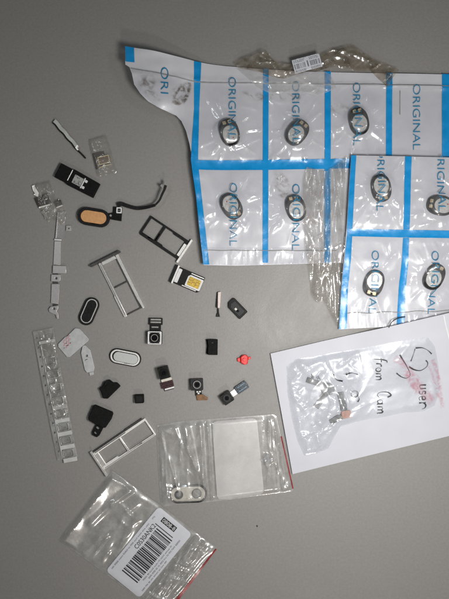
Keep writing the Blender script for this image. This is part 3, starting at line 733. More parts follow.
# ------------------------------------------------------------------ barcode zip bag
BB = [(112.5, 470.6), (126, 480), (146, 495), (168, 510.6), (190, 527.5), (216.4, 547), (214.6, 551), (190, 584), (165.5, 616.5), (160, 614), (120, 584), (86, 559), (59.3, 539.6), (76, 518), (95, 493.5)]
FB = Fr(149.2, 551.6, -50.6)
GC = Creases(); _r = random.Random(52)
for i in range(18):
    GC.add(*FB.p(_r.uniform(-38, 40), _r.uniform(-52, -26)), _r.choice((-52, 38, -20))+_r.uniform(-18, 18), _r.uniform(10, 34), _r.uniform(1.4, 3.2), _r.uniform(.4, 1.5))
for i in range(26):
    GC.add(*FB.p(_r.uniform(-38, 40), _r.uniform(24, 38)), _r.choice((-50.6, -50.6, 20))+_r.uniform(-22, 22), _r.uniform(8, 30), _r.uniform(.9, 2.0), _r.uniform(.5, 1.6))
def gz(x, y):
    d = edge_d(x, y, BB); k = sst(0, 5, d)
    # distance from the raised upper left edge
    de = segd(x, y, (112.5, 470.6), (59.3, 539.6))
    u = (x-149.2)*math.cos(FB.a)+(y-551.6)*math.sin(FB.a); v = -(x-149.2)*math.sin(FB.a)+(y-551.6)*math.cos(FB.a)
    a = 1.5+1.3*ns(x, y, 22, 22, 4.9)
    a += .36*.5*(math.sqrt((de-19)**2+10)-(de-19))      # flat lifted facet along the upper left edge
    a += 2.2*soft(x, y, (134, 487), (112, 503), 3.2, 1)+1.6*soft(x, y, (112, 503), (92, 522), 3.5, 1)
    a += 1.6*fold(x, y, (120, 478), (128, 487), 2, 1)+1.5*fold(x, y, (122, 521), (128, 526), 2.4, 1)
    lab = sst(-24, -21, v)*(1-sst(21, 25, v))*sst(-45, -41, u)*(1-sst(41, 45, u))
    zipz = sst(24, 27, v)
    a += zipz*(1.0*ridge(u, v, 40, 4.4, 6.3)+.8*ridge(u, v, 14, 9, 2.3)*(1-sst(31, 36, v)))+GC(x, y)
    a += 3.0*soft(x, y, (196, 536), (182, 560), 2.4, 1)+2.6*soft(x, y, (176, 562), (166, 580), 2.6, 1)+2.4*soft(x, y, (203, 541), (193, 556), 1.6, 1)
    a = a*(1-lab*.75)+lab*1.1
    return 0.7+.6*(1-k)+k*a
bb = thing('zip_bag', 138, 543, 'clear zip bag with barcode label and dark red zip line at the bottom left', 'plastic bag', 'clear zip bags')
build('back_film', MB().sheet(BB, lambda x, y: .35, 4), M['bagback'], bb)
build('front_film', MB().sheet(BB, gz, 1.0), M['bag'], bb)
lbl = build('barcode_label', MB().sheet(FB.rrect(-41.5, -21.6, 41.5, 21.6, 4, 5), lambda x, y: gz(x, y)+.12, 2), M['labelpaper'], bb)
up = lambda x, y: gz(x, y)+.3
k = MB(); rr = random.Random(11); u = -31
while u < 24:
    w = rr.choice((.45, .45, .8, 1.2, 1.5)); k.sheet(FB.rect(u, -9.5+(0 if u < -3 or u > 14 else .6), u+w, 10.5), up, 4); u += w+rr.choice((.5, .6, .9, 1.4))
k.sheet(FB.rect(26, -13.5, 26.8, 9), up, 4)
k.sheet(FB.rect(31.4, -11, 36.9, 6.2), up, 3)
build('barcode', k, M['ink'], lbl)
t = MB()
text_into(t, 'C0S30ANK2', FB, -5, -15.6, 25, -11.0, up, .1)
build('code_lettering', t, M['ink'], lbl)
t = MB(); rr = random.Random(4)
def word_line(mb, u0, u1, v, hgt):
    u = u0
    while u < u1-2:
        n = rr.randint(2, 6); w = n*1.15
        if u+w > u1: break
        text_into(mb, ''.join(rr.choice('aeoncsrmiult') for _ in range(n)), FB, u, v, u+w, v+hgt, up, .1); u += w+1.1
word_line(t, -36, 24, -19.2, 1.5); word_line(t, 28, 37, -19.2, 1.5)
word_line(t, -25, 22, 12.4, 1.5); word_line(t, -20, 30, 15.4, 1.5); word_line(t, -34, 6, 18.4, 1.3)
build('small_lettering', t, M['smallink'], lbl)
t = MB(); text_into(t, '0808-8', Fr(*FB.p(34.2, -2.4), FB.a*180/math.pi+90), -7.6, -1.9, 7.6, 1.9, up, .25)
build('box_lettering', t, M['white'], lbl)
b = MB().sheet([(216.2, 547.4), (217.2, 549.6), (167, 616.2), (164, 615), (188, 582.5)], lambda x, y: 1.9, 3)
b.v = [(x, y, max(1.9, gz(x, y)+.4)) for x, y, z in b.v]
b2 = MB().ribbon([(216.2-i*2.55, 548.2+i*3.32) for i in range(20)], lambda t: 1.3+1.6*sst(0, .7, t), lambda x, y: gz(x, y), up=.5)
build('zip_line', b2, M['redline'], bb)
b = MB()
for dv in (27.0, 29.0, 33.5):
    b.ribbon([FB.p(38-i*2.2, dv+.3*math.sin(i*1.3)) for i in range(36)], .6, lambda x, y: gz(x, y), up=.35)
build('zip_rib', b, M['bag'], bb)

# ------------------------------------------------------------------ SIM trays
# black one
T = thing('sim_tray', 165, 238, 'black double slot SIM tray with silver end plate beside the big pouch sheet', 'SIM tray', 'SIM card trays')
f = Fr(165, 238.3, 33.7)
build('frame', MB().plate(f.poly([(-24, -11), (22.5, -11), (22.5, 10.8), (-22.6, 10.8), (-24, 9.4)]),
      [f.poly([(-22.2, -9), (-7.4, -9), (-7.4, 7.4), (-22.2, 7.4)]), f.poly([(-5, -9), (4, -9), (5.2, -7.9), (19, -7.9), (19, 8), (2.6, 8), (1.4, 7), (-5, 7)])], 0, 2.6), M['black'], T, bevel=.3)
build('end_block', MB().plate(f.rect(19.1, -6.5, 22.4, 7.5), z0=0.2, z1=3.0), M['silver_lt'], T, bevel=.3)
build('end_plate', MB().plate(f.rrect(22.6, -13.6, 24.6, 13.6, .6, 2), z0=0, z1=4.2), M['silver_lt'], T, bevel=.3)
# silver one
T = thing('sim_tray', 121, 284.5, 'thin silver SIM tray with dark end plate, tilted, right of the long metal bracket', 'SIM tray', 'SIM card trays')
f = Fr(121, 284.6, 63.4)
build('rail', MB().plate(f.poly([(-28.6, 8.2), (31, 8.2), (31, 11.4), (8, 11.4), (7, 10.8), (-28.6, 10.8)]), z0=0, z1=2.6), M['silver'], T, bevel=.3)
build('rail', MB().plate(f.poly([(-28.6, -11.4), (31, -11.2), (31.4, -9), (20, -8), (-28.6, -8)]), z0=0, z1=2.6), M['silver'], T, bevel=.4)
build('groove', MB().plate(f.rect(-27, 9.3, 29, 9.8), z0=2.55, z1=2.72), M['gunmetal'], T)
build('inner_edge', MB().plate(f.rect(-28, -8, 29, -6.9), z0=0, z1=1.6), M['gunmetal'], T)
build('inner_edge', MB().plate(f.rect(-28, 7.4, 29, 8.2), z0=0, z1=1.6), M['steel'], T)
build('cross_bar', MB().plate(f.rect(-.8, -6.9, .6, 7.4), z0=0, z1=1.5), M['gunmetal'], T, bevel=.2)
build('cross_bar', MB().plate(f.rect(29, -8, 30.3, 8.1), z0=0, z1=1.5), M['gunmetal'], T, bevel=.2)
build('end_block', MB().plate(f.rect(-28.6, -7.6, -25.2, 7.6), z0=0.2, z1=2.4), M['silver'], T, bevel=.4)
build('end_plate', MB().plate(f.rrect(-31, -14.4, -28.7, 19, .6, 2), z0=0, z1=4.5), M['gunmetal'], T, bevel=.4)
# brighter one
T = thing('sim_tray', 125, 443, 'bright silver SIM tray with two open slots, corner touching the barcode bag', 'SIM tray', 'SIM card trays')
f = Fr(125, 443.2, -33.9)
build('frame', MB().plate(f.poly([(-31, -10), (31, -10), (31, 10), (-31, 10)]), [f.poly([(-26.6, -7.6), (-1.6, -7.6), (-1.6, 7.6), (-12, 7.6), (-13.4, 6), (-26.6, 6)]), f.poly([(.2, -7.6), (29.4, -7.6), (29.4, 8), (.2, 8)])], 0, 2.6), M['silver_lt'], T, bevel=.35)
build('groove', MB().plate(f.rect(-30, -9.4, 7, -8.7), z0=2.5, z1=2.72), M['ink'], T)
build('groove', MB().plate(f.rect(-30, 9.0, 30, 9.4), z0=2.5, z1=2.72), M['gunmetal'], T)
build('side_rail', MB().plate(f.poly([(-31, -11.6), (7, -11.6), (8, -12), (28, -12), (28, -10.1), (-31, -10.1)]), z0=0, z1=2.0), M['gunmetal'], T, bevel=.3)
build('end_block', MB().plate(f.rect(-30.6, -7, -27.2, 7), z0=2.6, z1=3.0), M['silver'], T, bevel=.1)
build('end_plate', MB().plate(f.rrect(-33.2, -12.6, -31.1, 17, .6, 2), z0=0, z1=4.4), M['silver'], T, bevel=.4)
# short black holder with SIM
T = thing('sim_tray', 188, 280, 'short black SIM tray holding a white and gold SIM card', 'SIM tray', 'SIM card trays')
f = Fr(187.6, 279.6, 23)
build('frame', MB().plate(f.poly([(-12, -8.6), (15.5, -8.6), (15.5, 6.6), (13.4, 8.6), (-12, 8.6)]), z0=0, z1=2.4), M['black'], T, bevel=.4)
build('rail', MB().plate(f.rect(1.4, -7.6, 15, -6.7), z0=2.4, z1=2.9), M['silver_lt'], T)
build('rail', MB().plate(f.rect(-3, 6.9, 12, 7.7), z0=2.4, z1=2.9), M['silver_lt'], T)
build('end_block', MB().plate(f.rrect(-11.8, -7.2, -8.2, 7.2, .6, 2), z0=2.4, z1=3.6), M['white'], T, bevel=.2)
build('end_plate', MB().plate(f.rrect(-13.8, -9.6, -12.1, 9.6, .5, 2), z0=0, z1=4.4), M['silver_lt'], T, bevel=.3)
build('base_lip', MB().plate(f.rrect(-16.2, -9.4, -13.9, 9.2, .5, 2), z0=0, z1=3.4), M['black'], T, bevel=.3)
T = thing('sim_card', 194, 283, 'white SIM card with gold contact plate sitting in the short black tray', 'SIM card')
f2 = Fr(194.2, 282.9, 23)
build('card_body', MB().plate(f2.poly([(-6, -6), (7.6, -6), (8, -5.4), (8, 5.4), (7.4, 6), (-7.4, 6), (-8, 5.4), (-8, -4)]), z0=2.45, z1=3.2), M['white'], T, bevel=.2)
gp = build('contact_plate', MB().plate(f2.rrect(-6.3, -4.4, 6.2, 4.4, 1, 3), z0=3.2, z1=3.4), M['simgold'], T)
b = MB()
for pth in ([(-6, -1.4), (-2, -1.4), (-1.4, 0), (-2, 1.4), (-6, 1.4)], [(6, -1.4), (2, -1.4), (1.4, 0), (2, 1.4), (6, 1.4)], [(-1.4, 0), (1.4, 0)], [(-2, -1.4), (-1, -4.2)], [(2, 1.4), (1, 4.2)]):
    b.ribbon(f2.poly(pth), .35, lambda x, y: 3.43)
build('contact_groove', b, M['brown'], gp)

# ------------------------------------------------------------------ other small parts
P = 'loose phone parts on the desk'
# thin strip
T = thing('flex_strip', 70, 139, 'thin wavy grey metal strip with black end at the upper left', 'phone part')
f = Fr(70.4, 139.6, 48.5)
wav = [(-24, 0), (-20, -.5), (-14, .1), (-8, -.4), (-2, .2), (4, -.3), (9, .2), (12, .2)]
build('dark_edge', MB().strap(smooth_path([f.p(u, v+1.7) for u, v in wav]+[f.p(18, 1.2), f.p(24.6, 1.0)], 4), lambda t: 2.4-.9*t, lambda x, y: 1.2+.5*ns(x, y, 12), .8), M['black'], T)  # black end tail; along the strip this strap stands in for its shadow edge
build('metal_strip', MB().strap(smooth_path([f.p(u, v-.4) for u, v in wav], 4), lambda t: 3.6-.6*t, lambda x, y: 2.2+.5*ns(x, y, 12), .5), pm('dull_green_grey_metal', (0.36, 0.36, 0.33), .35, .3, .08, bump=0), T)
build('contact', MB().plate(f.poly([(9, -1.8), (11, -1.8), (11.6, .4), (14, .6), (13.6, 2), (10, 1.8)]), z0=2.6, z1=3.6), M['silver_lt'], T, bevel=.2)
# clear packet with copper connector
QP = [(88.4, 139.4), (105.6, 134.8), (108, 139), (117.4, 171.6), (115, 174), (98.4, 177), (96.6, 175), (89, 146)]
def qz(x, y): return .6+sst(0, 3.5, edge_d(x, y, QP))*(2.6+.7*ns(x, y, 7, 7, 2))+.4*ridge(x, y, 5, 5, 4)
tag(build('plastic_packet', MB().sheet(QP, qz, 1.0), M['clearpart'], origin=(103, 156)), 'small clear plastic packet around a brown connector, right of the thin strip', 'plastic packet')
T = thing('connector', 104, 160, 'brown copper coloured connector inside the small clear packet', 'phone part')
f = Fr(104.2, 160.4, -14)
build('shield', MB().plate(f.rrect(-6, -4.2, 6, 4.2, .6, 2), z0=.4, z1=2.4), M['copper'], T, bevel=.3)
build('base', MB().plate(f.poly([(-8, -9), (2, -9), (2, -4.4), (-8, -4.4), (-8, 7), (-10, 7), (-10, -9)]), z0=.2, z1=1.2), M['brownchip'], T, bevel=.2)
build('outline', MB().plate(f.rrect(-5.8, -4.0, 5.8, 4.0, .6, 2), [f.rrect(-5, -3.2, 5, 3.2, .4, 2)], 2.4, 2.7), M['padgold'], T)
build('spring', MB().strap([f.p(-6.4, 6.6), f.p(-1, 5.8), f.p(6, 6)], .9, lambda x, y: 2.0, .5), M['padgold'], T)
# black module
T = thing('dock_module', 78, 181, 'black oblong module with silver chip and white contacts at the left', 'phone part')
f = Fr(78, 181.2, 27.6)
build('housing', MB().plate(f.poly([(-22, -8), (-8, -8), (-7.4, -8.6), (21.6, -7.6), (21.6, 8), (-8, 8.4), (-9, 7.4), (-22, 7.4)]), z0=0, z1=4.6), M['black_matte'], T, bevel=.6)
build('seam', MB().plate(f.rect(-8.8, -7.2, -8.1, 4.4), z0=4.55, z1=4.8), M['silver_lt'], T)
ch = build('chip', MB().plate(f.rrect(-4, -4.6, 5.4, 4.4, .5, 2), z0=4.6, z1=5.4), M['steel'], T, bevel=.2)
b = MB(); rr = random.Random(2)
for i in range(14):
    uu, vv = rr.uniform(-3.4, 4), rr.uniform(-4, 3.2); b.plate(f.rect(uu, vv, uu+rr.uniform(.5, 1.5), vv+rr.uniform(.4, 1)), z0=5.4, z1=5.4+rr.uniform(.15, .45))
build('chip_marks', b, M['gunmetal'], ch)
build('contact', MB().plate(f.rect(6.0, -5.8, 7.1, 5.4), z0=4.6, z1=5.7), M['white'], T, bevel=.2)
for v in (-3.2, 3.6): build('contact', MB().plate(f.rrect(7.4, v-1.3, 10, v+1.3, .5, 2), z0=4.6, z1=5.5), M['white'], T, bevel=.2)
# clear wrap with brown chip, upper left
QW = [(32, 187), (36, 183.6), (50, 180.4), (53, 190), (56, 199), (61.6, 199.6), (64.4, 204), (66, 212), (65.6, 221), (62, 226), (57.6, 222), (53, 220), (48, 222.4), (43, 216), (37, 204)]
def wz(x, y): return .5+sst(0, 3, edge_d(x, y, QW))*(2.5+1.0*ns(x, y, 7, 7, 12))+.8*ridge(x, y, 5, 7, 14)
tag(build('plastic_packet', MB().sheet(QW, wz, .9), M['clearpart'], origin=(48, 203)), 'crumpled clear wrapper over the top end of the long metal bracket', 'plastic packet')
T = thing('connector', 43, 202, 'dark brown chip with silver bar inside the crumpled clear wrapper', 'phone part')
f = Fr(43, 201, -16)
build('body', MB().plate(f.poly([(-7.4, -4.6), (1, -5), (6.4, -6.4), (7.4, 4), (-6, 5)]), z0=.3, z1=2.2), M['brownchip'], T, bevel=.3)
build('bar', MB().plate(f.rect(-5.4, 5.1, 6, 6.4), z0=.5, z1=2.6), M['silver_lt'], T, bevel=.2)
build('tab', MB().strap([(33.6, 185.8), (35, 190), (37.4, 193.6), (36, 196)], lambda t: 2.6+2*t, lambda x, y: 1.4, .7), M['silver_lt'], T)
build('strap', MB().strap([(42.4, 211), (45.4, 214.6), (47, 219)], 3.4, lambda x, y: 1.0, .6), M['steel'], T)
b = MB(); rr = random.Random(8)
for i in range(9):
    uu, vv = rr.uniform(-5, 5), rr.uniform(-4, 3); b.plate(f.rect(uu, vv, uu+rr.uniform(.5, 1.6), vv+.6), z0=2.2, z1=2.5)
build('solder', b, M['steel'], T)
T = thing('connector', 58, 204, 'tiny brown connector at the right side of the crumpled clear wrapper', 'phone part')
f = Fr(58.6, 204, -22)
build('body', MB().plate(f.rrect(-3.4, -3, 3.4, 2.4, .5, 2), z0=.4, z1=2.2), M['brownchip'], T, bevel=.3)
build('bar', MB().plate(f.rect(-3.2, 2.5, 3.4, 3.6), z0=.4, z1=2.3), M['silver_lt'], T, bevel=.2)
build('bar', MB().plate(f.rect(1.4, -4, 2.3, -3.05), z0=.4, z1=2.3), M['silver_lt'], T, bevel=.2)
# long metal bracket
T = thing('metal_bracket', 57, 265, 'long narrow pale metal bracket with screw holes along the left side', 'bracket')
brm = pm('pale_bracket_metal', (0.48, 0.455, 0.45), .38, .45, .06, bump=.03)
build('upper_strip', MB().plate([(58.4, 212), (66, 211), (64.6, 239), (56, 238.6)], z0=.4, z1=1.1), pm('dull_bracket_film', (0.27, 0.25, 0.245), .35, .3, .15), T, bevel=.2)
build('side_ridge', MB().plate([(58, 212), (59.2, 212), (56.8, 238.6), (55.6, 238.6)], z0=.4, z1=2.2), brm, T, bevel=.2)
build('joint_bar', MB().plate([(54.9, 239), (61.8, 239.4), (61.7, 241), (54.8, 240.6)], z0=.3, z1=2.6), M['white'], T, bevel=.2)
build('middle_strip', MB().plate([(54.8, 241.1), (61.4, 241.4), (60.8, 265), (53.6, 265)], z0=.3, z1=1.6), brm, T, bevel=.3)
build('side_block', MB().plate([(53.2, 265.5), (66.6, 266), (66.8, 273.4), (53, 273.4)], z0=.3, z1=2.4), brm, T, bevel=.4)
build('hole_plate', MB().plate([(51.6, 274.6), (61, 274.8), (60.8, 280.6), (58.6, 281.8), (51.4, 281.4)], [Fr(56.6, 278.3, 0).ell(0, 0, 1.2, 1.2, 12)], .3, 2.0), brm, T, bevel=.3)
build('neck', MB().plate([(53, 273.2), (58, 273.2), (58, 306), (53, 306)], z0=.05, z1=.8), M['gunmetal'], T)
build('lower_strip', MB().plate([(52, 283.8), (60, 284), (58.8, 304), (51.2, 303.4)], z0=.8, z1=1.8), brm, T, bevel=.3)
build('end_lug', MB().plate([(51, 306.6), (58.8, 305.4), (58.6, 309), (57, 311), (58.6, 313), (59, 318.8), (57.2, 318.8), (56, 314.6), (52.6, 313.4), (49.6, 311.8), (49, 309)], [Fr(54.4, 308.6, 0).ell(0, 0, 1.2, 1.2, 12)], .8, 2.2), brm, T, bevel=.3)
tag(build('plastic_chip', MB().plate(Fr(69, 228.5, 3).rrect(-2.6, -2.6, 2.6, 2.6, .4, 2), [Fr(69, 228.5, 3).ell(0, 0, .9, .9, 8)], .05, 1.6), pm('pale_grey_chip', (.36, .34, .33), .4, .1, .2), origin=(69, 228.5), bevel=.3), 'tiny pale square chip right of the long metal bracket', 'phone part')
# home button flex
T = thing('home_button', 110, 212, 'black home button with orange oval pad and a curling black flex cable', 'phone part')
f = Fr(94.2, 217.6, 9)
build('rim', MB().plate(f.stad(32, 17.6, 12), [f.stad(26, 12, 12)], 0, 4.4), M['black'], T, bevel=.6)
build('pad', MB().plate(f.stad(25.8, 11.8, 12), z0=.4, z1=4.0), M['orange'], T, bevel=.6)
build('connector_tab', MB().plate(Fr(116, 214, 4).poly([(-9, .5), (-3, -1), (-3, -7), (6, -7), (6, 7), (-4, 6), (-9, 5)]), z0=.2, z1=1.8), M['black_matte'], T, bevel=.3)
cc = build('contact_frame', MB().plate(Fr(119.4, 210.6, 2).rrect(-2.7, -3, 2.7, 3, .6, 2), [Fr(119.4, 210.6, 2).rrect(-1.5, -1.7, 1.5, 1.7, .3, 2)], 1.8, 2.8), M['white'], T, bevel=.2)
build('contact_pin', MB().plate(Fr(119.4, 210.6, 2).ell(0, 0, .6, .6, 8), z0=1.8, z1=2.6), M['steel'], cc)
build('rivet', MB().plate(Fr(111, 215.8, 0).ell(0, 0, 1.1, 1.1, 10), z0=1.8, z1=2.4), M['steel'], T)
def cabz(x, y): return 2.4+4.5*sst(135, 160, x)
build('flex_cable', MB().strap(smooth_path([(117.6, 205.6), (122, 204.4), (128, 206.4), (137, 208.6), (147, 208), (156, 206)], 6), lambda t: 4.6-1.8*t, cabz, .7), M['black'], T)
build('cable_tail', MB().strap(smooth_path([(155.6, 206.2), (160, 201.6), (162.6, 196.2), (165.4, 190.6), (166.6, 187)], 6), lambda t: 1.8+.8*t, lambda x, y: 6.8+.15*(206-y), .7), M['black'], T)
build('cable_tip', MB().strap(smooth_path([(161.8, 186.4), (164.4, 188.6), (166.8, 186), (166.2, 183.4)], 5), 2.4, lambda x, y: 8.6, .7), M['steel'], T)
# pin
T = thing('ejector_pin', 218, 304, 'tiny pale pin with black foot between the SIM holder and the black button', 'phone part')
build('shaft', MB().plate([(218, 292), (221, 291.6), (220, 308), (217.8, 308)], z0=.2, z1=3.0), pm('pale_pink_metal', (.55, .47, .44), .4, .2, .1), T, bevel=.4)
build('dark_side', MB().plate([(217.2, 292.6), (217.95, 292.4), (217.75, 308.4), (215.9, 307.4)], z0=.1, z1=2.6), M['black'], T, bevel=.2)
build('neck', MB().plate([(217.4, 308.4), (218.8, 308.4), (219, 313.2), (217.4, 313.2)], z0=.3, z1=2.0), M['black'], T, bevel=.3)
build('foot', MB().plate([(217, 313.3), (219.2, 313.3), (220, 316.8), (216.2, 316.8)], [Fr(218.1, 315.4, 0).ell(0, 0, .6, .6, 8)], .1, 2.0), M['black'], T, bevel=.3)
# black chamfered button
T = thing('side_button', 237, 308, 'black chamfered oblong button right of the tiny pin', 'phone part')
f = Fr(237, 308.6, 46)
build('body', MB().plate(f.poly([(-9.4, -5.6), (9, -5.6), (9.6, -5), (9.6, 5), (9, 5.6), (-6.8, 5.6), (-10.2, 2), (-10.2, -4.6)]), z0=0, z1=3.6), M['black'], T, bevel=.7)
build('top_plate', MB().plate(f.poly([(-7, -3.8), (7.4, -3.8), (7.4, 3.8), (-5.6, 3.8), (-7.6, 1.4)]), z0=3.6, z1=4.0), M['charcoal'], T, bevel=.2)
build('mark', MB().plate(f.rect(-1.6, .2, .6, 2.2), z0=4.0, z1=4.3), M['steel'], T)
build('mark', MB().plate(f.ell(2.2, 1.2, 1.3, 1.3, 10), z0=4.0, z1=4.4), M['black_gloss'], T)
# black oval button
T = thing('home_button', 89, 311, 'black oval button with thin silver ring, below the left end of the silver tray', 'phone part')
f = Fr(89.2, 311.3, 113.5)
build('base', MB().plate(f.stad(29, 15, 14), z0=0, z1=2.2), M['black'], T, bevel=.5)
f3 = Fr(89.6, 311.0, 113.5)
build('ring', MB().plate(f3.stad(25.2, 11.4, 14), [f3.stad(23.4, 9.6, 14)], 2.2, 3.5), M['silver'], T, bevel=.4)
build('cap', MB().plate(f3.stad(23.2, 9.4, 14), z0=2.2, z1=3.4), M['black'], T, bevel=.6)
# white oval button
T = thing('home_button', 125, 357, 'pale oval button with silver ring and black outline at the left of the camera modules', 'phone part')
f = Fr(125.4, 357.4, 11)
build('base', MB().plate(f.stad(32, 15.4, 14), z0=0, z1=1.8), M['black'], T, bevel=.5)
build('ring', MB().plate(f.stad(29.6, 13.2, 14), [f.stad(26.4, 10.4, 14)], 1.8, 3.0), M['silver_lt'], T, bevel=.5)
build('groove', MB().plate(f.stad(26.2, 10.2, 14), z0=1.8, z1=2.0), M['black'], T)
f3 = Fr(126, 357.7, 11)
build('cap', MB().plate(f3.stad(24.4, 9.4, 14), z0=2.0, z1=3.2), M['ovalface'], T, bevel=.6)
# white SIM card
T = thing('sim_card', 73, 343, 'loose pale SIM card with faint pink writing beside the clear carrier strip', 'SIM card')
CARD = [(58.2, 344), (65.6, 336.6), (66.8, 336.6), (74.6, 328.6), (76.4, 328), (80.4, 329), (89, 338.6), (88.6, 340.8), (70, 357), (67.2, 357), (58.4, 346.6)]
cd = build('card_body', MB().plate(CARD, z0=.1, z1=1.7), M['greywhite'], T, bevel=.4)
up17 = lambda x, y: 1.74
fc = Fr(68.5, 342, -45)
for v, a_, z_ in ((-3.6, -4, 7), (-1, -6, 5), (1.8, -6, 3)):
    b = MB().ribbon(smooth_path([fc.p(a_+i*1.1, v+.9*math.sin(i*2.2)) for i in range(int((z_-a_)/1.1))], 4), .9, up17); build('pink_writing', b, M['pinkink'], cd)
b = MB(); rr = random.Random(6)
for i in range(5):
    x, y = fc.p(rr.uniform(-7, 3), rr.uniform(-2, 3)); b.plate(Fr(x, y, 0).ell(0, 0, .5, .4, 8), z0=1.7, z1=1.8)
build('speck', b, M['ink'], cd)
# white metal tag
T = thing('metal_tag', 88, 360, 'narrow pale metal tag with one hole, touching the loose SIM card', 'phone part')
build('plate', MB().plate([(82.6, 346), (84, 345.2), (86, 345.2), (90.6, 350), (92.6, 358), (94.8, 367.6), (94, 371.2), (89, 372.4), (86.8, 372.2), (85, 369.8), (83, 361), (81.2, 353)], [Fr(87, 355.6, 0).ell(0, 0, 1.2, 1.2, 12)], .2, 2.0), M['greywhite'], T, bevel=.4)
build('end_tab', MB().plate([(89.2, 372.5), (93.6, 371.5), (94, 374.4), (90, 375.8)], z0=.2, z1=1.4), M['greywhite'], T, bevel=.3)
build('scratch', MB().ribbon(smooth_path([(85.4, 360.4), (86.4, 359.4), (88, 359)], 4), .6, lambda x, y: 2.04), M['gunmetal'], T)
# carrier strip
T = thing('carrier_strip', 54, 393, 'long clear plastic carrier strip with empty square pockets at the left edge', 'packaging')
f = Fr(55.4, 393.4, 79.2)
L0, L1 = -65, 66
def stripz(x, y): return 1.2+1.2*math.sin((y-330)/128*math.pi)+.4*ns(x, y, 12)
holes = [f.ell(-58+i*9.6, 7.6, 1.1, 1.1, 10) for i in range(13)]
pk_c = [-33+i*13.4 for i in range(8)]
outer = densify(f.rect(L0, -10.4, L1, 10.2), 4)
build('strip_body', MB().plate(outer, holes, .3, .7, stripz), M['carrier'], T, solid=0)
for i, c0 in enumerate(pk_c):
    a_ = MB().plate(f.rrect(c0-4, -8.2, c0+4, 3.2, 1, 2), [f.rrect(c0-3, -7.2, c0+3, 2.2, .8, 2)], .75, 3.2, stripz)
    pw = build('pocket', a_, M['carrier'], T, bevel=.3)
    build('pocket_floor', MB().plate(f.rrect(c0-2.6, -6.6, c0+2.6, 1.6, .6, 2), [f.rrect(c0-1.3, -4.8, c0+1.3, 0, .4, 2)], .75, 1.3, stripz), M['carrier'], pw)
    b = MB().plate(f.rect(c0+4.6, -9.6, c0+8.8, 4.2), z0=.75, z1=1.6 if i > 3 else 1.2, zf=stripz)
    if i > 2: build('frosted_bar', b, M['pocket'], T, bevel=.3)
build('frosted_bar', MB().plate(f.rect(-54, -10, -51, 6), z0=.75, z1=1.9, zf=stripz), M['pocket'], T, bevel=.3)
def bumpz(x, y): return stripz(x, y)+1.0+1.8*ridge(x, y, 6, 8, 3)+1.2*ns(x, y, 5, 5, 7)
build('cover_film', MB().sheet(f.rect(-64, -10.6, 26, 4.6), bumpz, 1.0), M['clearpart'], T)
build('side_rib', MB().plate(densify(f.rect(-50, 4.0, 64, 5.0), 4), z0=.75, z1=1.6, zf=stripz), M['pocket'], T, bevel=.2)

# camera modules
CG = 'loose phone camera modules'
T = thing('camera_module', 155, 335, 'square camera module with pale metal frame and black lens, connector on top', 'camera module', CG)
f = Fr(155.4, 337.4, 1)
OCT = [(-3.6, -5.4), (3.6, -5.4), (5.4, -3.6), (5.4, 3.6), (3.6, 5.4), (-3.6, 5.4), (-5.4, 3.6), (-5.4, -3.6)]
build('housing', MB().plate(f.rrect(-7, -6.6, 7, 6.6, .8, 2), z0=0, z1=7.4), M['charcoal'], T, bevel=.3)
build('frame', MB().plate(f.rrect(-6.8, -6.4, 6.8, 6.4, .8, 2), [f.poly(OCT)], 7.4, 8.4), M['white'], T, bevel=.25)
ln = build('lens_barrel', MB().plate(f.ell(0, 0, 5, 5, 24), [f.ell(0, 0, 2.6, 2.6, 20)], 7.42, 9.0), M['black_matte'], T, bevel=.3)
build('lens_glass', MB().plate(f.ell(0, 0, 2.5, 2.5, 20), z0=7.42, z1=8.3), M['black_gloss'], ln, bevel=.4)
build('lens_ring', MB().plate(f.ell(0, 0, 3.6, 3.6, 24), [f.ell(0, 0, 3.1, 3.1, 24)], 9.0, 9.15), M['steel'], ln)
build('flex', MB().plate(f.poly([(-5.6, -13), (5.4, -13), (5.4, -6.7), (-5.6, -6.7)]), z0=.4, z1=1.2), M['black'], T)
build('stiffener', MB().plate(f.rrect(-6.6, -19.6, 7, -12.6, .5, 2), z0=.5, z1=2.6), M['black'], T, bevel=.3)
for v in (-17.9, -15.3): build('contact_row', MB().plate(f.rect(-5, v-.7, 5.6, v+.8), z0=2.6, z1=3.1), M['steel'], T, bevel=.2)
build('contact_row', MB().plate(f.rect(-4, -11, 3, -9.6), z0=1.2, z1=1.7), M['steel'], T, bevel=.2)

T = thing('camera_module', 166, 377, 'camera module with dark maroon connector and pale end bar', 'camera module', CG)
f = Fr(166, 378, 75)
build('housing', MB().plate(f.rrect(-12.4, -5.2, -.2, 5.2, .8, 2), z0=0, z1=8.4), M['greenblack'], T, bevel=.5)
build('lens_barrel', MB().plate(f.ell(-6.3, 0, 3.9, 3.9, 20), [f.ell(-6.3, 0, 2, 2, 16)], 8.4, 9.2), M['black_matte'], T, bevel=.3)
build('lens_glass', MB().plate(f.ell(-6.3, 0, 1.9, 1.9, 16), z0=8.41, z1=8.8), M['black_gloss'], T)
build('pale_strip', MB().plate(f.rect(.2, -5.6, 3, 5.2), z0=.6, z1=2.2), M['cream'], T, bevel=.2)
co = build('connector', MB().plate(f.rrect(3.1, -6, 9.4, 6.4, .6, 2), z0=.5, z1=3.0), M['maroon'], T, bevel=.3)
for u in (5, 7.4): build('pin_row', MB().plate(f.rect(u-.4, -4.8, u+.3, 5), z0=3.0, z1=3.3), M['dkgrey'], co)
build('end_bar', MB().plate(f.rect(9.8, -5.8, 11.4, 4), z0=.5, z1=2.8), M['white'], T, bevel=.2)
build('flex', MB().plate(f.rect(-1, -5, 12.4, 5), z0=.1, z1=.5), M['black'], T)

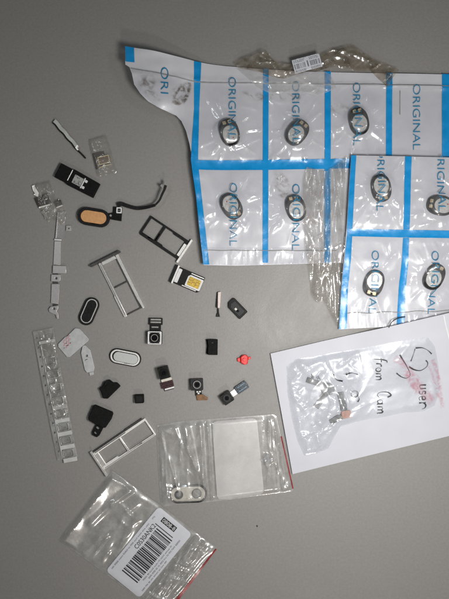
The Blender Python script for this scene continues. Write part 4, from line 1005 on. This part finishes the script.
T = thing('camera_module', 199, 389, 'small square camera module with orange brown flex tail', 'camera module', CG)
f = Fr(197, 383.8, -2)
build('housing', MB().plate(f.rrect(-6.2, -5.8, 6.2, 5.8, .8, 2), z0=0, z1=6.4), M['dkgrey'], T, bevel=.5)
build('lens_barrel', MB().plate(f.ell(.3, 0, 4.4, 4.4, 22), [f.ell(.3, 0, 2.2, 2.2, 16)], 6.4, 7.4), M['charcoal'], T, bevel=.3)
build('lens_glass', MB().plate(f.ell(.3, 0, 2.1, 2.1, 16), z0=6.41, z1=7.0), M['black_gloss'], T)
build('lens_ring', MB().plate(f.ell(.3, 0, 3.9, 3.9, 22), [f.ell(.3, 0, 3.4, 3.4, 22)], 7.4, 7.52), M['steel'], T)
build('flex', MB().plate([(195, 389.8), (201.6, 389.8), (202, 395), (195.4, 395.6)], z0=.3, z1=1.2), M['black'], T)
for x, y in ((197.4, 391.6), (200, 391.4), (198.6, 393.2)): build('contact', MB().plate(Fr(x, y, 0).rrect(-.9, -.7, .9, .7, .2, 2), z0=1.2, z1=1.8), M['white'], T)
build('flex_tail', MB().plate([(196.2, 394.6), (203, 394), (208.2, 397.4), (207.4, 399.8), (197.4, 400.2)], z0=1.25, z1=2.2), M['brown'], T, bevel=.2)

T = thing('camera_module', 234, 391, 'camera module with blue black connector, tilted, below the red piece', 'camera module', CG)
f = Fr(227, 397, -34)
build('housing', MB().plate(f.rrect(-5.6, -5.6, 5.2, 5.6, .8, 2), z0=0, z1=6.6), M['greenblack'], T, bevel=.5)
build('lens_barrel', MB().plate(f.ell(-.2, 0, 4, 4, 22), [f.ell(-.2, 0, 2, 2, 16)], 6.6, 7.4), M['charcoal'], T, bevel=.3)
build('lens_glass', MB().plate(f.ell(-.2, 0, 1.9, 1.9, 16), z0=6.61, z1=7.1), M['black_gloss'], T)
build('neck', MB().plate(f.rect(5.3, -2.6, 11, 3.2), z0=.6, z1=1.4), M['silver_lt'], T, bevel=.2)
co = build('connector', MB().plate(f.rrect(11.1, -4.2, 24.2, 4.0, 1, 3), z0=.4, z1=3), M['blueblack'], T, bevel=.4)
for v in (-2.2, 1.8): build('pin_row', MB().plate(f.rect(13, v-.4, 22.4, v+.5), z0=3, z1=3.4), pm('blue_grey_pins', (.10, .14, .17), .35, .4, .4), co)

# black bits
T = thing('rubber_cap', 213, 346, 'black upright rectangular piece left of the red piece', 'phone part')
build('body', MB().plate([(207.6, 339.4), (210, 338.8), (217.8, 339.2), (217.6, 354.6), (207.8, 354.4), (208.2, 346)], z0=0, z1=6.4), M['black_matte'], T, bevel=.7)
build('lip', MB().plate([(206, 339.2), (207.5, 339.3), (208, 345.8), (207.7, 354.3), (206.2, 353.4), (207.3, 346)], z0=0, z1=2.4), M['black_matte'], T, bevel=.3)
build('dimple', MB().plate(Fr(212.6, 342.4, 0).ell(0, 0, .9, .6, 10), z0=6.4, z1=6.6), M['dkgrey'], T)
T = thing('plastic_clip', 244, 359, 'small bright red plastic piece in the middle of the desk', 'phone part')
build('body', MB().plate([(240.4, 356.6), (243, 354.6), (246.4, 354.4), (248, 356.6), (248, 360), (247.6, 363.6), (244, 364.6), (240.6, 362.4)], z0=0, z1=4.6), M['red'], T, bevel=.9)
build('tab', MB().plate([(248.05, 356.7), (251, 356.6), (250.6, 359), (248.05, 359.6)], z0=.6, z1=2.6), M['red'], T, bevel=.4)
build('tab', MB().plate([(237.2, 358), (240.35, 357.2), (240.4, 361.8), (237.4, 361.4)], z0=.3, z1=2.6), M['red'], T, bevel=.5)
build('stud', MB().plate(Fr(244.4, 359.4, 0).ell(0, 0, 2.0, 1.8, 14), z0=4.6, z1=5.4), M['red'], T, bevel=.4)
T = thing('rubber_cap', 110, 388, 'black irregular plastic piece with notched upper edge, above the black bracket', 'phone part')
build('body', MB().plate([(99.6, 387.8), (103.2, 385.6), (105, 381.4), (109.6, 379), (113.4, 382), (117.4, 382), (121, 385.8), (108.4, 398.2), (103.6, 397.8), (101.4, 391)], z0=0, z1=5), M['black_matte'], T, bevel=.9)
build('ridge', MB().plate([(105.2, 386.6), (110, 382.6), (113, 385.6), (107.4, 390.6)], z0=5, z1=5.6), M['black_matte'], T, bevel=.3)
T = thing('rubber_cap', 139, 398, 'tiny black cube shaped piece between the black notched piece and the camera modules', 'phone part')
build('body', MB().plate(Fr(139.8, 398.2, -2).rrect(-4.4, -4.3, 4.4, 4.3, .7, 2), z0=0, z1=5.4), M['black_matte'], T, bevel=.5)
build('top', MB().plate(Fr(139.8, 398.2, -2).rrect(-3.2, -3.1, 3.2, 3.1, .5, 2), z0=5.4, z1=5.8), M['black'], T, bevel=.2)
T = thing('plastic_bracket', 101, 418, 'black bracket with two-hole tail just above the bright silver tray', 'bracket')
build('body', MB().plate([(94.4, 404.6), (96, 404.4), (112.8, 411.4), (113.6, 413.4), (111.6, 419), (106, 427.2), (103.6, 426.6), (95.8, 423.2), (89.4, 419.4), (89, 416.8)], z0=0, z1=5.2), M['black_matte'], T, bevel=.9)
ft = Fr(97.6, 429.6, 116)
build('tail', MB().plate(ft.poly([(-6.5, -4.5), (4, -4.2), (6.6, -2.8), (6.6, 2.4), (4.6, 3.8), (-5, 3.6)]), [ft.ell(-2.1, .2, 1.5, 2.2, 14), ft.ell(3.4, 0, 1.4, 1.9, 14)], 0.1, 2.6), M['black_matte'], T, bevel=.4)
b = MB().plate(Fr(257, 526, 20).poly([(-.9, -.5), (.2, -.9), (1, .1), (.2, .8)]), z0=0, z1=.8)
tag(build('crumb', b, M['ink'], origin=(257, 526), bevel=.1), 'tiny dark crumb on bare desk below the clear zip bag', 'crumb')

# ------------------------------------------------------------------ light, world, camera
world = bpy.data.worlds.new('World'); scene.world = world; world.use_nodes = True
wn = world.node_tree; bg = wn.nodes['Background']
wt = wn.nodes.new('ShaderNodeTexCoord'); wz_ = wn.nodes.new('ShaderNodeTexNoise'); wr = wn.nodes.new('ShaderNodeValToRGB')      # a dim room of uneven brightness
wz_.inputs['Scale'].default_value = 2.6; wz_.inputs['Detail'].default_value = 1.5
wr.color_ramp.elements[0].position = .46; wr.color_ramp.elements[0].color = (.22, .255, .27, 1)
wr.color_ramp.elements[1].position = .66; wr.color_ramp.elements[1].color = (2.9, 3.2, 3.25, 1)
wn.links.new(wt.outputs['Generated'], wz_.inputs['Vector']); wn.links.new(wz_.outputs['Fac'], wr.inputs[0]); wn.links.new(wr.outputs[0], bg.inputs[0])
bg.inputs[1].default_value = 0.062
ld = bpy.data.lights.new('room_lamp', 'AREA'); ld.shape = 'DISK'; ld.size = 0.085; ld.energy = 0.53; ld.spread = math.radians(138); ld.color = (1.0, 0.98, 0.955)
lo = bpy.data.objects.new('room_lamp', ld); COL.objects.link(lo)
lo.location = (0.10, -0.035, 0.27)
lo.rotation_euler = (Vector((0.05, -0.03, 0))-lo.location).to_track_quat('-Z', 'Y').to_euler()
for loc, en, lc in (((0.146, -0.55, 0.52), 1.0, (1.0, .93, .85)), ((-0.28, 0.20, 0.60), 0.30, (.88, .98, 1.0)), ((0.52, 0.10, 0.56), 0.34, (1, .98, .96))):      # fainter lamps added further off to give the other sets of glints
    l2 = bpy.data.lights.new('glint_lamp', 'AREA'); l2.shape = 'DISK'; l2.size = 0.065; l2.energy = en; l2.color = lc
    o2 = bpy.data.objects.new('glint_lamp', l2); COL.objects.link(o2); o2.location = loc
    o2.rotation_euler = (-Vector(loc)).to_track_quat('-Z', 'Y').to_euler()
cam = bpy.data.cameras.new('camera'); co_ = bpy.data.objects.new('camera', cam); COL.objects.link(co_)
H = 0.40
co_.location = (0, 0, H)
cam.sensor_fit = 'VERTICAL'; cam.sensor_height = 24; cam.lens = 24*H/(599*S)
cam.clip_start = 0.01; cam.clip_end = 20
scene.camera = co_
scene.view_settings.view_transform = 'Standard'; scene.view_settings.look = 'None'
scene.view_settings.exposure = 0; scene.view_settings.gamma = 1
scene.render.engine = 'CYCLES'
scene.cycles.transparent_max_bounces = 24
for o in COL.objects:
    if '_o' in o: del o['_o']
